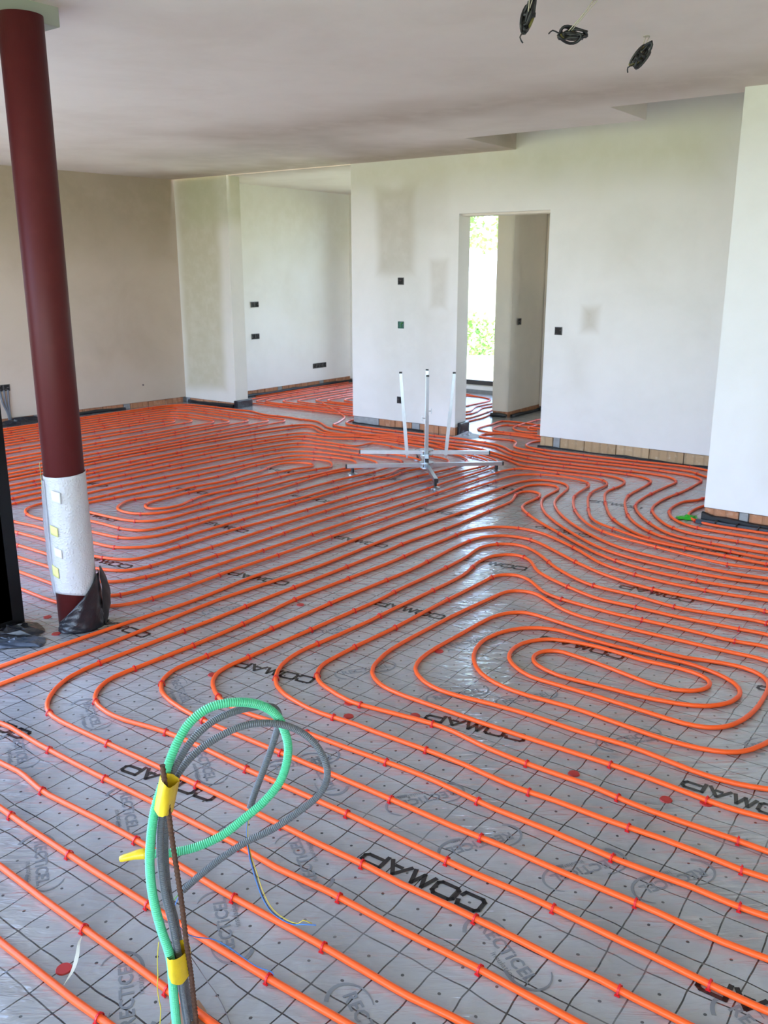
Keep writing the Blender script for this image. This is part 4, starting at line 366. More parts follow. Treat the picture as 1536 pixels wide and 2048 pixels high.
[-5.600,8.050,-5.482,8.060,-5.205,8.074,-5.086,8.086,-5.028,8.098,-4.992,8.111,-4.976,8.121,-4.962,8.133,-4.951,8.147,-4.944,8.164,-4.940,8.182,-4.938,8.201,-4.930,8.379,-4.931,8.438,-4.933,8.478,-4.939,8.517,-4.971,8.672,-4.975,8.711,-4.975,8.751,-4.968,8.810,-4.946,8.926,-4.900,9.200],
[-5.800,8.100,-5.665,8.133,-5.355,8.197,-5.278,8.216,-5.221,8.233,-5.165,8.253,-5.113,8.280,-5.083,8.304,-5.070,8.319,-5.060,8.335,-5.052,8.352,-5.047,8.371,-5.044,8.390,-5.043,8.409,-5.046,8.449,-5.057,8.527,-5.071,8.665,-5.090,8.802,-5.102,8.881,-5.131,9.036,-5.138,9.095,-5.135,9.133,-5.130,9.152,-5.122,9.169,-5.100,9.200],
[-5.800,8.300,-5.689,8.341,-5.444,8.421,-5.389,8.441,-5.334,8.464,-5.282,8.492,-5.250,8.514,-5.222,8.541,-5.211,8.557,-5.202,8.574,-5.190,8.610,-5.187,8.649,-5.189,8.688,-5.202,8.766,-5.214,8.824,-5.225,8.862,-5.272,8.992,-5.284,9.030,-5.296,9.087,-5.298,9.127,-5.295,9.166,-5.290,9.205,-5.272,9.302,-5.269,9.340,-5.271,9.358,-5.277,9.374,-5.287,9.388,-5.300,9.400],
[-6.000,8.500,-5.923,8.520,-5.865,8.533,-5.574,8.590,-5.478,8.615,-5.422,8.635,-5.370,8.662,-5.339,8.685,-5.326,8.700,-5.315,8.715,-5.307,8.733,-5.302,8.751,-5.299,8.770,-5.299,8.789,-5.304,8.828,-5.315,8.866,-5.328,8.903,-5.381,9.031,-5.395,9.068,-5.410,9.125,-5.416,9.164,-5.419,9.224,-5.417,9.303,-5.411,9.402,-5.400,9.500],
[-6.200,8.700,-6.097,8.760,-5.816,8.912,-5.713,8.972,-5.662,9.004,-5.614,9.039,-5.585,9.065,-5.560,9.095,-5.550,9.112,-5.544,9.130,-5.541,9.149,-5.540,9.168,-5.546,9.267,-5.535,9.525,-5.536,9.585,-5.540,9.625,-5.546,9.664,-5.556,9.702,-5.570,9.740,-5.578,9.757,-5.600,9.790,-5.613,9.805,-5.627,9.818,-5.659,9.843,-5.692,9.863,-5.728,9.880,-5.766,9.893,-5.824,9.908,-5.863,9.914,-5.902,9.918,-5.942,9.917,-5.961,9.914,-5.999,9.904,-6.017,9.896,-6.051,9.876,-6.080,9.850,-6.119,9.804,-6.153,9.755,-6.213,9.652,-6.341,9.404,-6.400,9.300],
[-6.400,9.450,-6.351,9.559,-6.261,9.781,-6.222,9.873,-6.195,9.926,-6.175,9.960,-6.151,9.991,-6.137,10.004,-6.122,10.014,-6.105,10.020,-6.087,10.022,-6.069,10.019,-6.051,10.012,-6.000,9.984,-5.964,9.966,-5.870,9.935]],
}
BUNDLE = {"rebar":[[-1.2572,0.974,0.6571],[-1.2541,0.9738,0.6234],[-1.2521,0.9753,0.5728],[-1.2508,0.9788,0.4978],[-1.2483,0.9831,0.421],[-1.2458,0.9875,0.3423],[-1.2456,0.9925,0.2397],[-1.2495,1.0021,0.1448],[-1.256,1.0123,0.0058],[-1.2554,1.0127,-0.0466]],"green":[[-1.2748,0.9734,-0.0257],[-1.2741,0.9739,0.0346],[-1.271,0.97,0.1196],[-1.2721,0.9692,0.206],[-1.2844,0.9601,0.2823],[-1.2929,0.9537,0.3609],[-1.2932,0.9535,0.4378],[-1.2898,0.9623,0.5094],[-1.2864,0.9747,0.5596],[-1.2835,0.9919,0.5978],[-1.2797,1.0071,0.6373],[-1.2782,1.0332,0.6764],[-1.2711,1.0633,0.7088],[-1.2536,1.1012,0.7291],[-1.2283,1.1449,0.7296],[-1.2099,1.1959,0.7078],[-1.196,1.2312,0.6715],[-1.1882,1.2494,0.6178],[-1.1864,1.2507,0.5728],[-1.1927,1.2336,0.5195],[-1.2118,1.2008,0.4772],[-1.2389,1.162,0.4431],[-1.2656,1.1234,0.4133],[-1.2971,1.0814,0.3959],[-1.3231,1.0496,0.3911],[-1.3374,1.0266,0.3932],[-1.3594,0.9978,0.4006],[-1.3635,0.9947,0.4006]],"tail":[[-1.3594,0.9978,0.4006],[-1.3716,0.9863,0.4001],[-1.3824,0.9757,0.3976],[-1.3942,0.9657,0.3936],[-1.4012,0.9593,0.3911]],"gray1":[[-1.2676,0.9974,-0.0414],[-1.2676,0.9974,0.0195],[-1.2681,0.9908,0.1053],[-1.2686,0.988,0.1943],[-1.2756,0.9827,0.2833],[-1.2835,0.9769,0.3506],[-1.288,0.976,0.4266],[-1.2878,0.9811,0.4997],[-1.2841,0.9914,0.5517],[-1.2786,1.008,0.608],[-1.2775,1.0336,0.6363],[-1.2703,1.0639,0.6687],[-1.2627,1.1069,0.6889],[-1.2522,1.152,0.6951],[-1.2484,1.2047,0.6861],[-1.249,1.2541,0.669],[-1.2476,1.28,0.6519],[-1.2485,1.2918,0.6267],[-1.2521,1.2891,0.5986],[-1.2613,1.2823,0.5601],[-1.2704,1.2631,0.5088],[-1.2794,1.244,0.4613],[-1.2861,1.2266,0.4158]],"gray2":[[-1.271,1.0198,-0.0622],[-1.2753,1.0166,-0.0006],[-1.2791,1.0101,0.0844],[-1.2833,1.007,0.1728],[-1.2894,1.0024,0.2632],[-1.2991,0.9977,0.3299],[-1.3021,0.998,0.4072],[-1.2986,1.0006,0.4844],[-1.2903,1.0042,0.5424],[-1.2827,1.0173,0.587],[-1.2811,1.0434,0.6118],[-1.2685,1.0777,0.6389],[-1.2423,1.1221,0.6629],[-1.2186,1.1645,0.6724],[-1.1947,1.2072,0.666],[-1.1702,1.2503,0.6439],[-1.144,1.2822,0.6081],[-1.1227,1.298,0.561],[-1.1194,1.3005,0.5172],[-1.1282,1.2815,0.4814],[-1.1622,1.2438,0.4416],[-1.1988,1.2041,0.4087],[-1.2351,1.1648,0.3865],[-1.2686,1.1274,0.357],[-1.3024,1.0899,0.3193],[-1.329,1.0577,0.2849]],"wire1":[[-1.2854,1.227,0.4179],[-1.2865,1.22,0.3836],[-1.2846,1.2152,0.3491],[-1.2768,1.2147,0.3059],[-1.261,1.214,0.2705],[-1.238,1.2124,0.2218],[-1.2142,1.2176,0.1865],[-1.1827,1.2286,0.1678],[-1.1568,1.2353,0.1674],[-1.1478,1.242,0.1761],[-1.1318,1.2539,0.1674]],"wire1b":[[-1.286,1.2266,0.4171],[-1.288,1.2189,0.3815],[-1.2859,1.2143,0.347],[-1.2798,1.2125,0.3038],[-1.2664,1.21,0.2684],[-1.2439,1.208,0.2218],[-1.2202,1.2132,0.1843],[-1.1915,1.222,0.1678],[-1.1642,1.2298,0.164],[-1.149,1.2349,0.1695],[-1.1178,1.2518,0.1715]],"wire1c":[[-1.2866,1.2261,0.4171],[-1.2871,1.2195,0.3815],[-1.2852,1.2147,0.3491],[-1.2765,1.2112,0.3124],[-1.264,1.2118,0.2697],[-1.2402,1.2108,0.2153],[-1.2164,1.216,0.1812],[-1.1857,1.2263,0.1643],[-1.1612,1.232,0.1657]],"wire2":[[-1.329,1.0577,0.2849],[-1.3327,1.0425,0.2647],[-1.3374,1.039,0.2439],[-1.3387,1.0443,0.2104],[-1.3298,1.0571,0.1786],[-1.3182,1.0782,0.1571],[-1.2972,1.1062,0.1429],[-1.2744,1.1231,0.1268],[-1.2518,1.1399,0.1028],[-1.2205,1.1631,0.0697],[-1.1958,1.1814,0.0565],[-1.1902,1.1857,0.0476]],"wire3":[[-1.3299,1.0571,0.2841],[-1.3376,1.0389,0.2689],[-1.3413,1.0362,0.2523],[-1.3407,1.0366,0.2356]],"wire4":[[-1.3017,0.9659,0.2313],[-1.3062,0.9626,0.1884],[-1.3075,0.9615,0.1471],[-1.3102,0.9596,0.1137],[-1.309,0.9605,0.0843],[-1.3075,0.9616,0.0588],[-1.3117,0.9584,0.0116]],"wire5":[[-1.2569,1.0116,0.1836],[-1.3684,1.1183,0.02],[-1.3239,1.1071,0.012],[-1.2894,1.1005,0.004],[-1.2454,1.0827,0.004],[-1.2016,1.0603,0.004],[-1.1715,1.0455,0.004]],"tape1":[[[-1.2728,0.9749,0.6238],[-1.2427,0.9661,0.6262],[-1.2451,0.983,0.6106],[-1.2542,1.0074,0.602]],[[-1.2784,0.9583,0.554],[-1.2605,0.9591,0.5556],[-1.245,0.9644,0.5568],[-1.2521,0.984,0.5447]]],"tape2":[[[-1.2686,0.9531,0.2134],[-1.2529,0.9585,0.2239],[-1.2486,0.9804,0.2194],[-1.2498,1.0019,0.2107]],[[-1.2673,0.9541,0.1659],[-1.2532,0.9583,0.164],[-1.2477,0.981,0.1512],[-1.2492,1.0024,0.1523]]]}

# ------------------------------------------------------------------ setting
H = 2.605
fl = MB().box((-9.2, -1.9, -.12), (3.4, 7.5, 0)).box((-9.2, 7.5, -.12), (-2.8, 10.7, 0))
floor = structure(fl.build('floor', M['floor']))
gr = MB().box((-120, -120, -.45), (120, 120, -.22)); ground = structure(gr.build('ground', M['lawn']))
ce = MB()
for a in ((-9.2, 1.8, 3.4, 5.9), (-3.95, -1.9, 3.4, 1.8), (-9.2, 5.9, -2.55, 6.54), (-9.2, 6.54, -4.05, 7.40), (-9.2, 7.45, -2.8, 10.7), (-1.46, 5.9, 3.4, 7.7)):
    ce.box((a[0], a[1], H), (a[2], a[3], H+.28))
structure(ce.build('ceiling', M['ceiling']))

def wall(name, a, b, inward, mt, thick=.2, z0=.072, z1=None, top=None, bricks=None, bmat='brick', start=0.0, holes=None):
    """plaster wall from a to b (inner face), its bare block course showing at the foot; inward = unit normal into the room"""
    z1 = H+.02 if z1 is None else z1
    a2, b2, n = Vector((*a, 0)), Vector((*b, 0)), Vector((*inward, 0)); d = (b2-a2); L = d.length; d.normalize()
    mb = MB(); c = (a2+b2)/2-n*thick/2
    if holes:
        u0, u1, h0, h1 = holes
        for s0, s1, za, zb in ((0, u0, z0, z1), (u1, L, z0, z1), (u0, u1, h1, z1), (u0, u1, z0, h0)):
            if s1-s0 < .01 or zb-za < .01: continue
            cc = a2+d*((s0+s1)/2)-n*thick/2
            mb.obox((cc.x, cc.y, (za+zb)/2), d*((s1-s0)/2), n*(thick/2), (0, 0, (zb-za)/2))
    else:
        mb.obox((c.x, c.y, (z0+z1)/2), d*(L/2), n*(thick/2), (0, 0, (z1-z0)/2))
    cc = (a2+b2)/2-n*(thick/2+.015)
    w = structure(mb.build(name, mt))
    core = MB().obox((cc.x, cc.y, z0/2-.02), d*(L/2-.012), n*(thick/2-.015), (0, 0, z0/2+.02)).build('mortar_core', M['mortar'], w)
    if bricks:
        s = start; i = 0
        while s < L-.03:
            bw, kind = bricks[i % len(bricks)]; e = min(s+bw, L)
            if kind != 'skip':
                h = z0-.004+random.uniform(-.003, .002); inset = .008+random.uniform(0, .004)
                q = a2+d*((s+e)/2)-n*(inset+.02)
                bb = MB().obox((q.x, q.y, h/2), d*((e-s)/2-.004), n*.02, (0, 0, h/2))
                bb.build('brick', M['mortar'] if kind == 'm' else M[bmat], w)
            s = e; i += 1
    return w
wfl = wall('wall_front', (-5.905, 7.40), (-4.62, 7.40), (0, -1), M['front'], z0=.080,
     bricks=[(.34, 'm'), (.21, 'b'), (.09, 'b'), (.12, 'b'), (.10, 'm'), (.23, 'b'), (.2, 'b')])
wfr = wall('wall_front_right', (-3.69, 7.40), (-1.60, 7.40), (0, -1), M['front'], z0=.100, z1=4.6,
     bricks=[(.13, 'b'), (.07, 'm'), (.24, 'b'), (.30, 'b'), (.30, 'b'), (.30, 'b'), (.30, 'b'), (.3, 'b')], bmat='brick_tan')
# the lintel over the doorway and the wall above it
lin = MB().box((-4.62, 7.40, 2.09), (-3.69, 7.60, 4.6)); structure(lin.build('wall_lintel', M['front']))
lb = MB().box((-4.62, 7.45, 2.07), (-3.69, 7.60, 2.09)); structure(lb.build('trim_1', M['hall']))
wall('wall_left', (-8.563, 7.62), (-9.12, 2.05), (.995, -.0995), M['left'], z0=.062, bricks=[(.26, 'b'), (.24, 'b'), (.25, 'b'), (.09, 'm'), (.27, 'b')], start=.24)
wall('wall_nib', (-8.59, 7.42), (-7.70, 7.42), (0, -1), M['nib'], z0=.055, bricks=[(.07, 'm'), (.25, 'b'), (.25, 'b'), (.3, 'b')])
wall('wall_far', (-8.26, 10.56), (-8.26, 7.5), (1, 0), M['far'], z0=.075, bricks=[(.25, 'b'), (.13, 'b'), (.13, 'b'), (.13, 'b'), (.13, 'b'), (.09, 'm')], start=.09)
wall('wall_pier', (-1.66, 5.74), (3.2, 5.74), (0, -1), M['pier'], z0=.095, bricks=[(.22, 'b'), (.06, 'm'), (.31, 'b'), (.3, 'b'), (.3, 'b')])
wall('wall_pier_side', (-1.66, 7.40), (-1.66, 5.75), (-1, 0), M['pier'], z0=.09, bricks=[(.3, 'b')])
wall('wall_right', (3.2, 5.74), (3.2, -1.6), (-1, 0), M['pier'])
# windows behind and beside the camera: dark frames round open daylight
def window(name, a, b, inward, w0, w1, h0, h1, mt, thick=.25, glass=False, mull=()):
    a2, b2, n = Vector((*a, 0)), Vector((*b, 0)), Vector((*inward, 0)); d = (b2-a2).normalized()
    w = wall('wall_'+name, a, b, inward, mt, thick, z0=.04, holes=(w0, w1, h0, h1))
    f = MB(); o = a2-n*(thick*.55); zc = (h0+h1)/2
    for u in (w0+.03, w1-.03)+tuple(mull): q = o+d*u; f.obox((q.x, q.y, zc), d*.03, n*.03, (0, 0, (h1-h0)/2))
    for z in (h0+.03, h1-.03): q = o+d*((w0+w1)/2); f.obox((q.x, q.y, z), d*((w1-w0)/2), n*.032, (0, 0, .03))
    fo = structure(f.build(WIN[name], M['frame']))
    if glass:
        q = o+d*((w0+w1)/2); g = MB().obox((q.x, q.y, zc), d*((w1-w0)/2-.05), n*.004, (0, 0, (h1-h0)/2-.05)); structure(g.build('pane', M['glass'], fo))
    return w
WIN = {'hall_back': 'added_window', 'hall_window': 'window_1', 'garden': 'window_2', 'terrace': 'window_3', 'back': 'window_4'}
window('hall_window', (-8.3, 10.30), (-4.75, 10.30), (0, -1), .42, 3.45, .09, 2.46, M['far'], glass=True, mull=(1.85,))
window('garden', (-3.62, 2.03), (-9.1, 2.03), (0, 1), .15, 5.2, .03, 2.45, M['left'], mull=(1.8, 3.5))
window('terrace', (-3.70, -1.6), (-3.70, 1.95), (1, 0), .06, 3.53, .02, 2.60, M['left'], mull=(1.8,))
window('back', (3.2, -1.6), (-3.7, -1.6), (0, 1), .5, 6.6, .03, 2.45, M['left'], mull=(2.5, 4.5))
structure(MB().box((-3.75, -5.8, 2.50), (3.6, -1.86, 2.62)).build('added_sky_blocker', M['ceiling']))   # unseen canopy added to keep high sky light off the floor
# hall behind the doorway
wall('wall_hall_stub', (-4.95, 8.71), (-4.75, 8.71), (0, -1), M['hall'], thick=1.30, z0=.06, bricks=[(.2, 'b')], bmat='brick')
hs = wall('wall_hall_side', (-4.748, 9.5), (-4.748, 8.71), (1, 0), M['hall'], thick=.02, z0=.075, bricks=[(.24, 'b'), (.26, 'b'), (.3, 'b')])
window('hall_back', (-4.74, 9.45), (-2.8, 9.45), (0, -1), .5, 1.7, .1, 2.35, M['hall'], glass=True)  # unseen window added to bring more light into the hall
wall('wall_hall_right', (-2.95, 9.45), (-2.95, 7.6), (-1, 0), M['hall'])
# stairwell above the opening in the ceiling
st = MB().box((-4.25, 6.54, H+.28), (-4.05, 7.4, 4.6)).box((-4.25, 5.7, H+.28), (-1.46, 5.9, 4.6)).box((-1.66, 5.9, H), (-1.46, 7.4, 4.6)).box((-4.25, 5.7, 4.6), (-1.46, 7.7, 4.7)).box((-4.25, 5.9, H+.28), (-4.05, 6.6, 4.6))
structure(st.build('wall_stairwell', M['front']))

# ------------------------------------------------------------------ writing printed on the film
def word_mesh():
    w, h, s = .063, .050, .0122; v = MB()
    G = [[[(w, .28*h), (w*.93, 0), (.14*w, 0), (0, .16*h), (0, .84*h), (.14*w, h), (w*.93, h), (w, .72*h)]],
         [[(.14*w, 0), (.86*w, 0), (w, .16*h), (w, .84*h), (.86*w, h), (.14*w, h), (0, .84*h), (0, .16*h), (.14*w, 0)]],
         [[(0, 0), (.24*w, h), (.5*w, .08*h), (.76*w, h), (w, 0)]],
         [[(0, 0), (.5*w, h), (w, 0)], [(.38*w, .3*h), (.66*w, .3*h)]],
         [[(0, 0), (0, h), (.86*w, h), (w, .86*h), (w, .50*h), (.86*w, .34*h), (.14*w, .34*h)]]]
    x0 = 0
    for g in G:
        for pl in g:
            for (ax, ay), (bx, by) in zip(pl[:-1], pl[1:]):
                d = Vector((bx-ax, by-ay)); d.normalize(); n = Vector((-d.y, d.x))*s/2; e = d*s*.36
                q = [(ax-e.x+n.x, ay-e.y+n.y), (ax-e.x-n.x, ay-e.y-n.y), (bx+e.x-n.x, by+e.y-n.y), (bx+e.x+n.x, by+e.y+n.y)]
                v.add([(x0+X, Y-h/2, 0) for X, Y in q], [(0, 1, 2, 3)])
        x0 += w+.0135
    me = bpy.data.meshes.new('printed_word'); me.from_pydata(v.v, [], v.f); me.materials.append(M['ink']); return me
WORD = word_mesh()
COMAP = [((-.955, 1.708), (-1.30, 1.698)), ((-1.875, 1.640), (-2.20, 1.595)), ((-1.27, 2.535), (-1.60, 2.475)), ((-2.165, 2.435), (-2.475, 2.38)), ((-1.255, 3.388), (-1.585, 3.388)),
         ((-.36, 2.60), (-.70, 2.596)), ((-3.06, 2.335), (-3.306, 2.327)), ((-2.11, 3.31), (-2.479, 3.28)), ((-1.235, 4.228), (-1.589, 4.228)), ((-2.13, 4.175), (-2.401, 4.14)),
         ((-3.02, 3.215), (-3.35, 3.17)), ((-2.99, 4.046), (-3.351, 4.03)), ((-3.88, 3.774), (-4.245, 3.78)), ((-2.10, 4.96), (-2.442, 4.97)), ((-3.90, 2.90), (-4.2, 2.86)),
         ((-2.69, 1.505), (-2.95, 1.48)), ((-1.25, 5.10), (-1.6, 5.10)), ((-.055, 1.80), (-.41, 1.795)), ((-3.0, 4.9), (-3.35, 4.89)), ((-3.9, 4.65), (-4.25, 4.65)), ((-4.75, 4.3), (-5.1, 4.3)), ((-4.75, 3.45), (-5.1, 3.44)),
         ((-3.0, 5.75), (-3.35, 5.74)), ((-2.1, 5.8), (-2.45, 5.8)), ((-3.9, 5.5), (-4.25, 5.5)), ((-4.75, 5.2), (-5.1, 5.2)), ((-.35, 3.45), (-.7, 3.45)), ((-.35, 4.3), (-.7, 4.3)), ((-5.6, 4.0), (-5.95, 4.0))]
for c0, c1 in COMAP:
    o = bpy.data.objects.new('printed_word', WORD); COL.objects.link(o); o.parent = floor
    a = math.atan2(c1[1]-c0[1], c1[0]-c0[0]); o.location = (c0[0], c0[1], .0012); o.rotation_euler = (0, 0, a)
def text_mesh(body, size, bold=0.0):
    cu = bpy.data.curves.new('t', 'FONT'); cu.body = body; cu.size = size; cu.offset = bold; cu.resolution_u = 2; cu.space_character = 1.05
    ob = bpy.data.objects.new('t', cu); COL.objects.link(ob)
    bpy.context.view_layer.update(); me = bpy.data.meshes.new_from_object(ob.evaluated_get(bpy.context.evaluated_depsgraph_get()))
    bpy.data.objects.remove(ob); vs = [tuple(v.co) for v in me.vertices]; fs = [tuple(p.vertices) for p in me.polygons]; bpy.data.meshes.remove(me); return vs, fs
def logo_mesh():
    mb = MB(); v, f = text_mesh('RECTiCEL', .046, .0011); mb.add(v, f)
    wid = max(p[0] for p in v); v2, f2 = text_mesh('insulation', .023); mb.add([(x+wid-.12, y-.024, z) for x, y, z in v2], f2)
    for cx_, cy_, r, a0, a1 in ((.034, .004, .064, 70, 240), (wid-.036, .026, .064, -110, 60)):   # two open arcs round the name
        n = 14; V = []; F = []
        for i in range(n+1):
            q = R(a0+(a1-a0)*i/n); wd = .0016+.0046*(i/n if cx_ < .1 else 1-i/n)
            V += [(cx_+math.cos(q)*(r-wd), cy_+math.sin(q)*(r-wd)*.8, 0), (cx_+math.cos(q)*(r+wd), cy_+math.sin(q)*(r+wd)*.8, 0)]
            if i: F.append((2*i-2, 2*i-1, 2*i+1, 2*i))
        mb.add(V, F)
    me = bpy.data.meshes.new('printed_logo'); me.from_pydata(mb.v, [], mb.f); me.materials.append(M['grey_ink']); return me
LOGO = logo_mesh()
for x_, y_, a in [(-2.125, 1.178, -31), (-2.13, 1.478, -31), (-2.14, 1.795, -31), (-2.74, 1.775, -26), (-2.72, 1.475, -27), (-2.45, 1.18, -31), (-1.345, 1.217, 144), (-1.365, .935, 144), (-1.352, 1.530, 147), (-1.30, 2.12, 238),
                  (-1.68, 2.59, 57), (-.925, 1.640, -26), (-1.06, 1.27, -28), (-1.05, 2.03, 238), (-.76, 2.10, 238), (-1.02, 2.66, 57), (-1.45, 2.72, 57), (-2.1, 2.55, 57), (-.55, 2.2, 238), (-.35, 1.75, -28), (-1.75, 2.05, 238), (-2.62, 2.1, -28),
                  (-1.9, 3.05, 57), (-2.5, 2.75, 57), (-.6, 2.95, 57), (-3.05, 2.7, 57), (-1.6, 1.9, 147)]:
    o = bpy.data.objects.new('printed_logo', LOGO); COL.objects.link(o); o.parent = floor; o.location = (x_, y_, .0008); o.rotation_euler = (0, 0, R(a))

# ------------------------------------------------------------------ heating pipes and their clips
PR = .0088
def clip_mesh():
    mb = MB(); r = PR+.0018; pts = [(0, -r*1.05, .001), (0, -r*1.02, PR)]
    for i in range(1, 8): a = math.pi*(1-i/8); pts.append((0, r*math.cos(a), PR+r*math.sin(a)))
    pts += [(0, r*1.02, PR), (0, r*1.05, .001)]
    V = []; F = []
    for i, p in enumerate(pts):
        for dx, dr in ((-.0026, 0), (.0026, 0), (.0026, .0022), (-.0026, .0022)):
            d = Vector((0, p[1], p[2]-PR)); d.normalize(); V.append((dx, p[1]+d.y*dr, p[2]+d.z*dr))
        if i: F += [(4*i-4+k, 4*i-4+(k+1) % 4, 4*i+(k+1) % 4, 4*i+k) for k in range(4)]
    mb.add(V, F); n = len(pts)-1; mb.f += [(0, 3, 2, 1), (4*n, 4*n+1, 4*n+2, 4*n+3)]
    for sy in (-1, 1): mb.box((-.006, sy*r*1.15-.0025, .0005), (.006, sy*r*1.15+.0025, .004))
    mb.box((-.0015, -.003, PR+r+.001), (.0015, .003, PR+r+.0045))
    me = bpy.data.meshes.new('pipe_clip'); me.from_pydata(mb.v, [], mb.f); me.materials.append(M['clip']); return me
CLIP = clip_mesh()
LAB = {'front': 'orange floor heating pipe in the foreground winding into an oval double spiral at right',
       'mid': 'orange floor heating pipe circuit of long diagonal loops behind the red column',
       'corner': 'orange floor heating pipe circuit packed tightly against the beige left wall corner',
       'wall': 'orange floor heating pipes along the front wall, in S bends by the pier',
       'far': 'orange floor heating pipe circuit in the bright far room behind the wall opening',
       'hall': 'orange floor heating pipes in the hall seen through the doorway'}
for key, runs in PIPES.items():
    root = thing('heating_pipe', LAB[key], 'heating pipe', (0, 0, 0), 'orange floor heating pipes')
    cnt = 0
    for k, q in enumerate(runs):
        pts = [Vector((q[i], q[i+1], PR)) for i in range(0, len(q), 2)]
        if key in ('corner', 'far', 'mid'): pts = [p+Vector((0, 0, .0025)) for p in pts]
        # the pipe lies on the film and bulges very slightly between clips
        mb = MB().tube(pts, PR, 10 if key in ('front', 'mid', 'wall') else 6)
        run = mb.build('pipe_run', M['pipe'], root, True)
        L = sum((b-a).length for a, b in zip(pts[:-1], pts[1:]))
        rs = resample(pts, .02); s = random.uniform(.05, .4)
        while s < L-.03:
            i = min(int(s/.02), len(rs)-2); c = rs[i]
            if cnt < 290:
                o = bpy.data.objects.new('pipe_clip', CLIP); COL.objects.link(o); o.parent = run
                d = rs[i+1]-rs[max(i-1, 0)]; o.location = (c.x, c.y, 0)
                o.rotation_euler = (0, 0, math.atan2(d.y, d.x)+random.uniform(-.12, .12)); cnt += 1
            near = c.length < 4.2
            s += random.uniform(.28, .46) if near else random.uniform(.38, .58)

# ------------------------------------------------------------------ red plug discs on the film
discs = [(-1.633, .941, 'red plug disc beside a curled sliver of clear film at bottom left'), (-1.033, 2.429, 'red plug disc between two pipes below the oval spiral'),
         (-.741, 2.463, 'left one of two red plug discs side by side near the right edge'), (-.635, 2.518, 'right one of two red plug discs, half under a pipe near the right edge'),
         (-1.926, 2.374, 'upper of two red plug discs above the grey conduit loops'), (-1.864, 2.293, 'lower of two red plug discs above the grey conduit loops'),
         (-1.67, 2.442, 'dark red plug disc hidden under a pipe left of the black word'), (-2.524, 2.235, 'red plug disc at the outside of a pipe bend, mid left'),
         (-1.913, 2.975, 'red plug disc beneath the pipe bend left of the oval spiral'), (-2.76, 3.032, 'red plug disc in the middle of the floor between straight pipes'),
         (-3.404, 2.106, 'red plug disc in front of the red column'), (-3.613, 2.200, 'red plug disc between the black post and the column'), (-2.81, 2.258, 'red plug disc under a pipe right of the column'), (-1.004, 4.261, 'far red plug disc among the pipes at right')]
for x_, y_, lab in discs:
    mb = MB(); n = 22; V = [(0, 0, .0034)]+[(.0175*math.cos(2*math.pi*i/n), .0175*math.sin(2*math.pi*i/n), .0034) for i in range(n)]+[(.0195*math.cos(2*math.pi*i/n), .0195*math.sin(2*math.pi*i/n), .0004) for i in range(n)]
    F = [(0, 1+i, 1+(i+1) % n) for i in range(n)]+[(1+i, 1+n+i, 1+n+(i+1) % n, 1+(i+1) % n) for i in range(n)]
    o = mb.add(V, F).build('plug_disc', M['red_disc']); o.location = (x_, y_, 0); tag(o, lab, 'disc', 'red plug discs on the floor film')

# ------------------------------------------------------------------ conduit bundle in front
cb = thing('conduit_bundle', 'bundle of green and grey corrugated conduits taped to a rusty rebar in the foreground', 'conduit', (-1.255, 1.013, 0))
def local(pts): return [Vector(p)-Vector((-1.255, 1.013, 0)) for p in pts]
def corrugated(name, key, r, mt, pitch=.0036):
    pts = resample(spline(local(BUNDLE[key]), .006), pitch/2)
    rad = [r*(1.0 if i % 2 else .84) for i in range(len(pts))]
    return MB().tube(pts, rad, 14).build(name, mt, cb, False)
corrugated('green_conduit', 'green', .0098, M['green_conduit'], .0046)
g1 = corrugated('grey_conduit', 'gray1', .0080, M['grey_conduit'], .0042); g2 = corrugated('grey_conduit', 'gray2', .0080, M['grey_conduit'], .0042)
g1['label'] = 'grey conduit whose loop ends behind the green one'; g2['label'] = 'grey conduit with the widest loop'
rb = resample(spline(local(BUNDLE['rebar']), .01), .0032)
MB().tube(rb, [.0060 if i % 3 == 0 else .0048 for i in range(len(rb))], 10).build('rebar', M['rust'], cb, False)
tl = spline(local(BUNDLE['tail']), .006); MB().tube(tl, [.0108-.0055*(i/len(tl))**1.5+random.uniform(-.0008, .0008) for i in range(len(tl))], 10).build('tape_end', M['yellow'], cb, True)
def wrap(name, rows, thick):
    # tape wound round the bundle: a flattened closed sleeve between two measured edges
    top, bot = [local(r) for r in rows]; back = Vector((-.596, .803, 0))
    V = []; n = 11; rowsN = 6
    def edge(e, t):
        f = t*(len(e)-1); i = min(int(f), len(e)-2); return e[i].lerp(e[i+1], f-i)
    for j in range(rowsN+1):
        u = j/rowsN
        ring = []
        for i in range(n+1):
            t_ = i/n; p = edge(top, t_).lerp(edge(bot, t_), u); bulge = math.sin(math.pi*t_)
            ring.append(p-back*(thick*bulge*.55)+back*.010+Vector((0, 0, random.uniform(-.0015, .0015))))
        for i in range(n-1, 0, -1):
            t_ = i/n; p = edge(top, t_).lerp(edge(bot, t_), u); ring.append(p+back*(thick*math.sin(math.pi*t_)*.9+.012))
        V += ring
    m_ = len(V)//(rowsN+1); F = []
    for j in range(rowsN):
        for i in range(m_): k = (i+1) % m_; F.append((j*m_+i, j*m_+k, (j+1)*m_+k, (j+1)*m_+i))
    return link(name, V, F, M['yellow'], cb, True)
wrap('tape_band', BUNDLE['tape1'], .030); wrap('tape_band', BUNDLE['tape2'], .036)
for k, mt, r in (('wire1', 'wire_yellow', .0011), ('wire1b', 'wire_blue', .0012), ('wire1c', 'wire_black', .0011), ('wire2', 'wire_blue', .0012), ('wire3', 'wire_green', .0011), ('wire4', 'wire_yellow', .0011), ('wire5', 'wire_brown', .0009)):
    MB().tube(spline(local(BUNDLE[k]), .008), r, 6).build('wire', M[mt], cb, True)
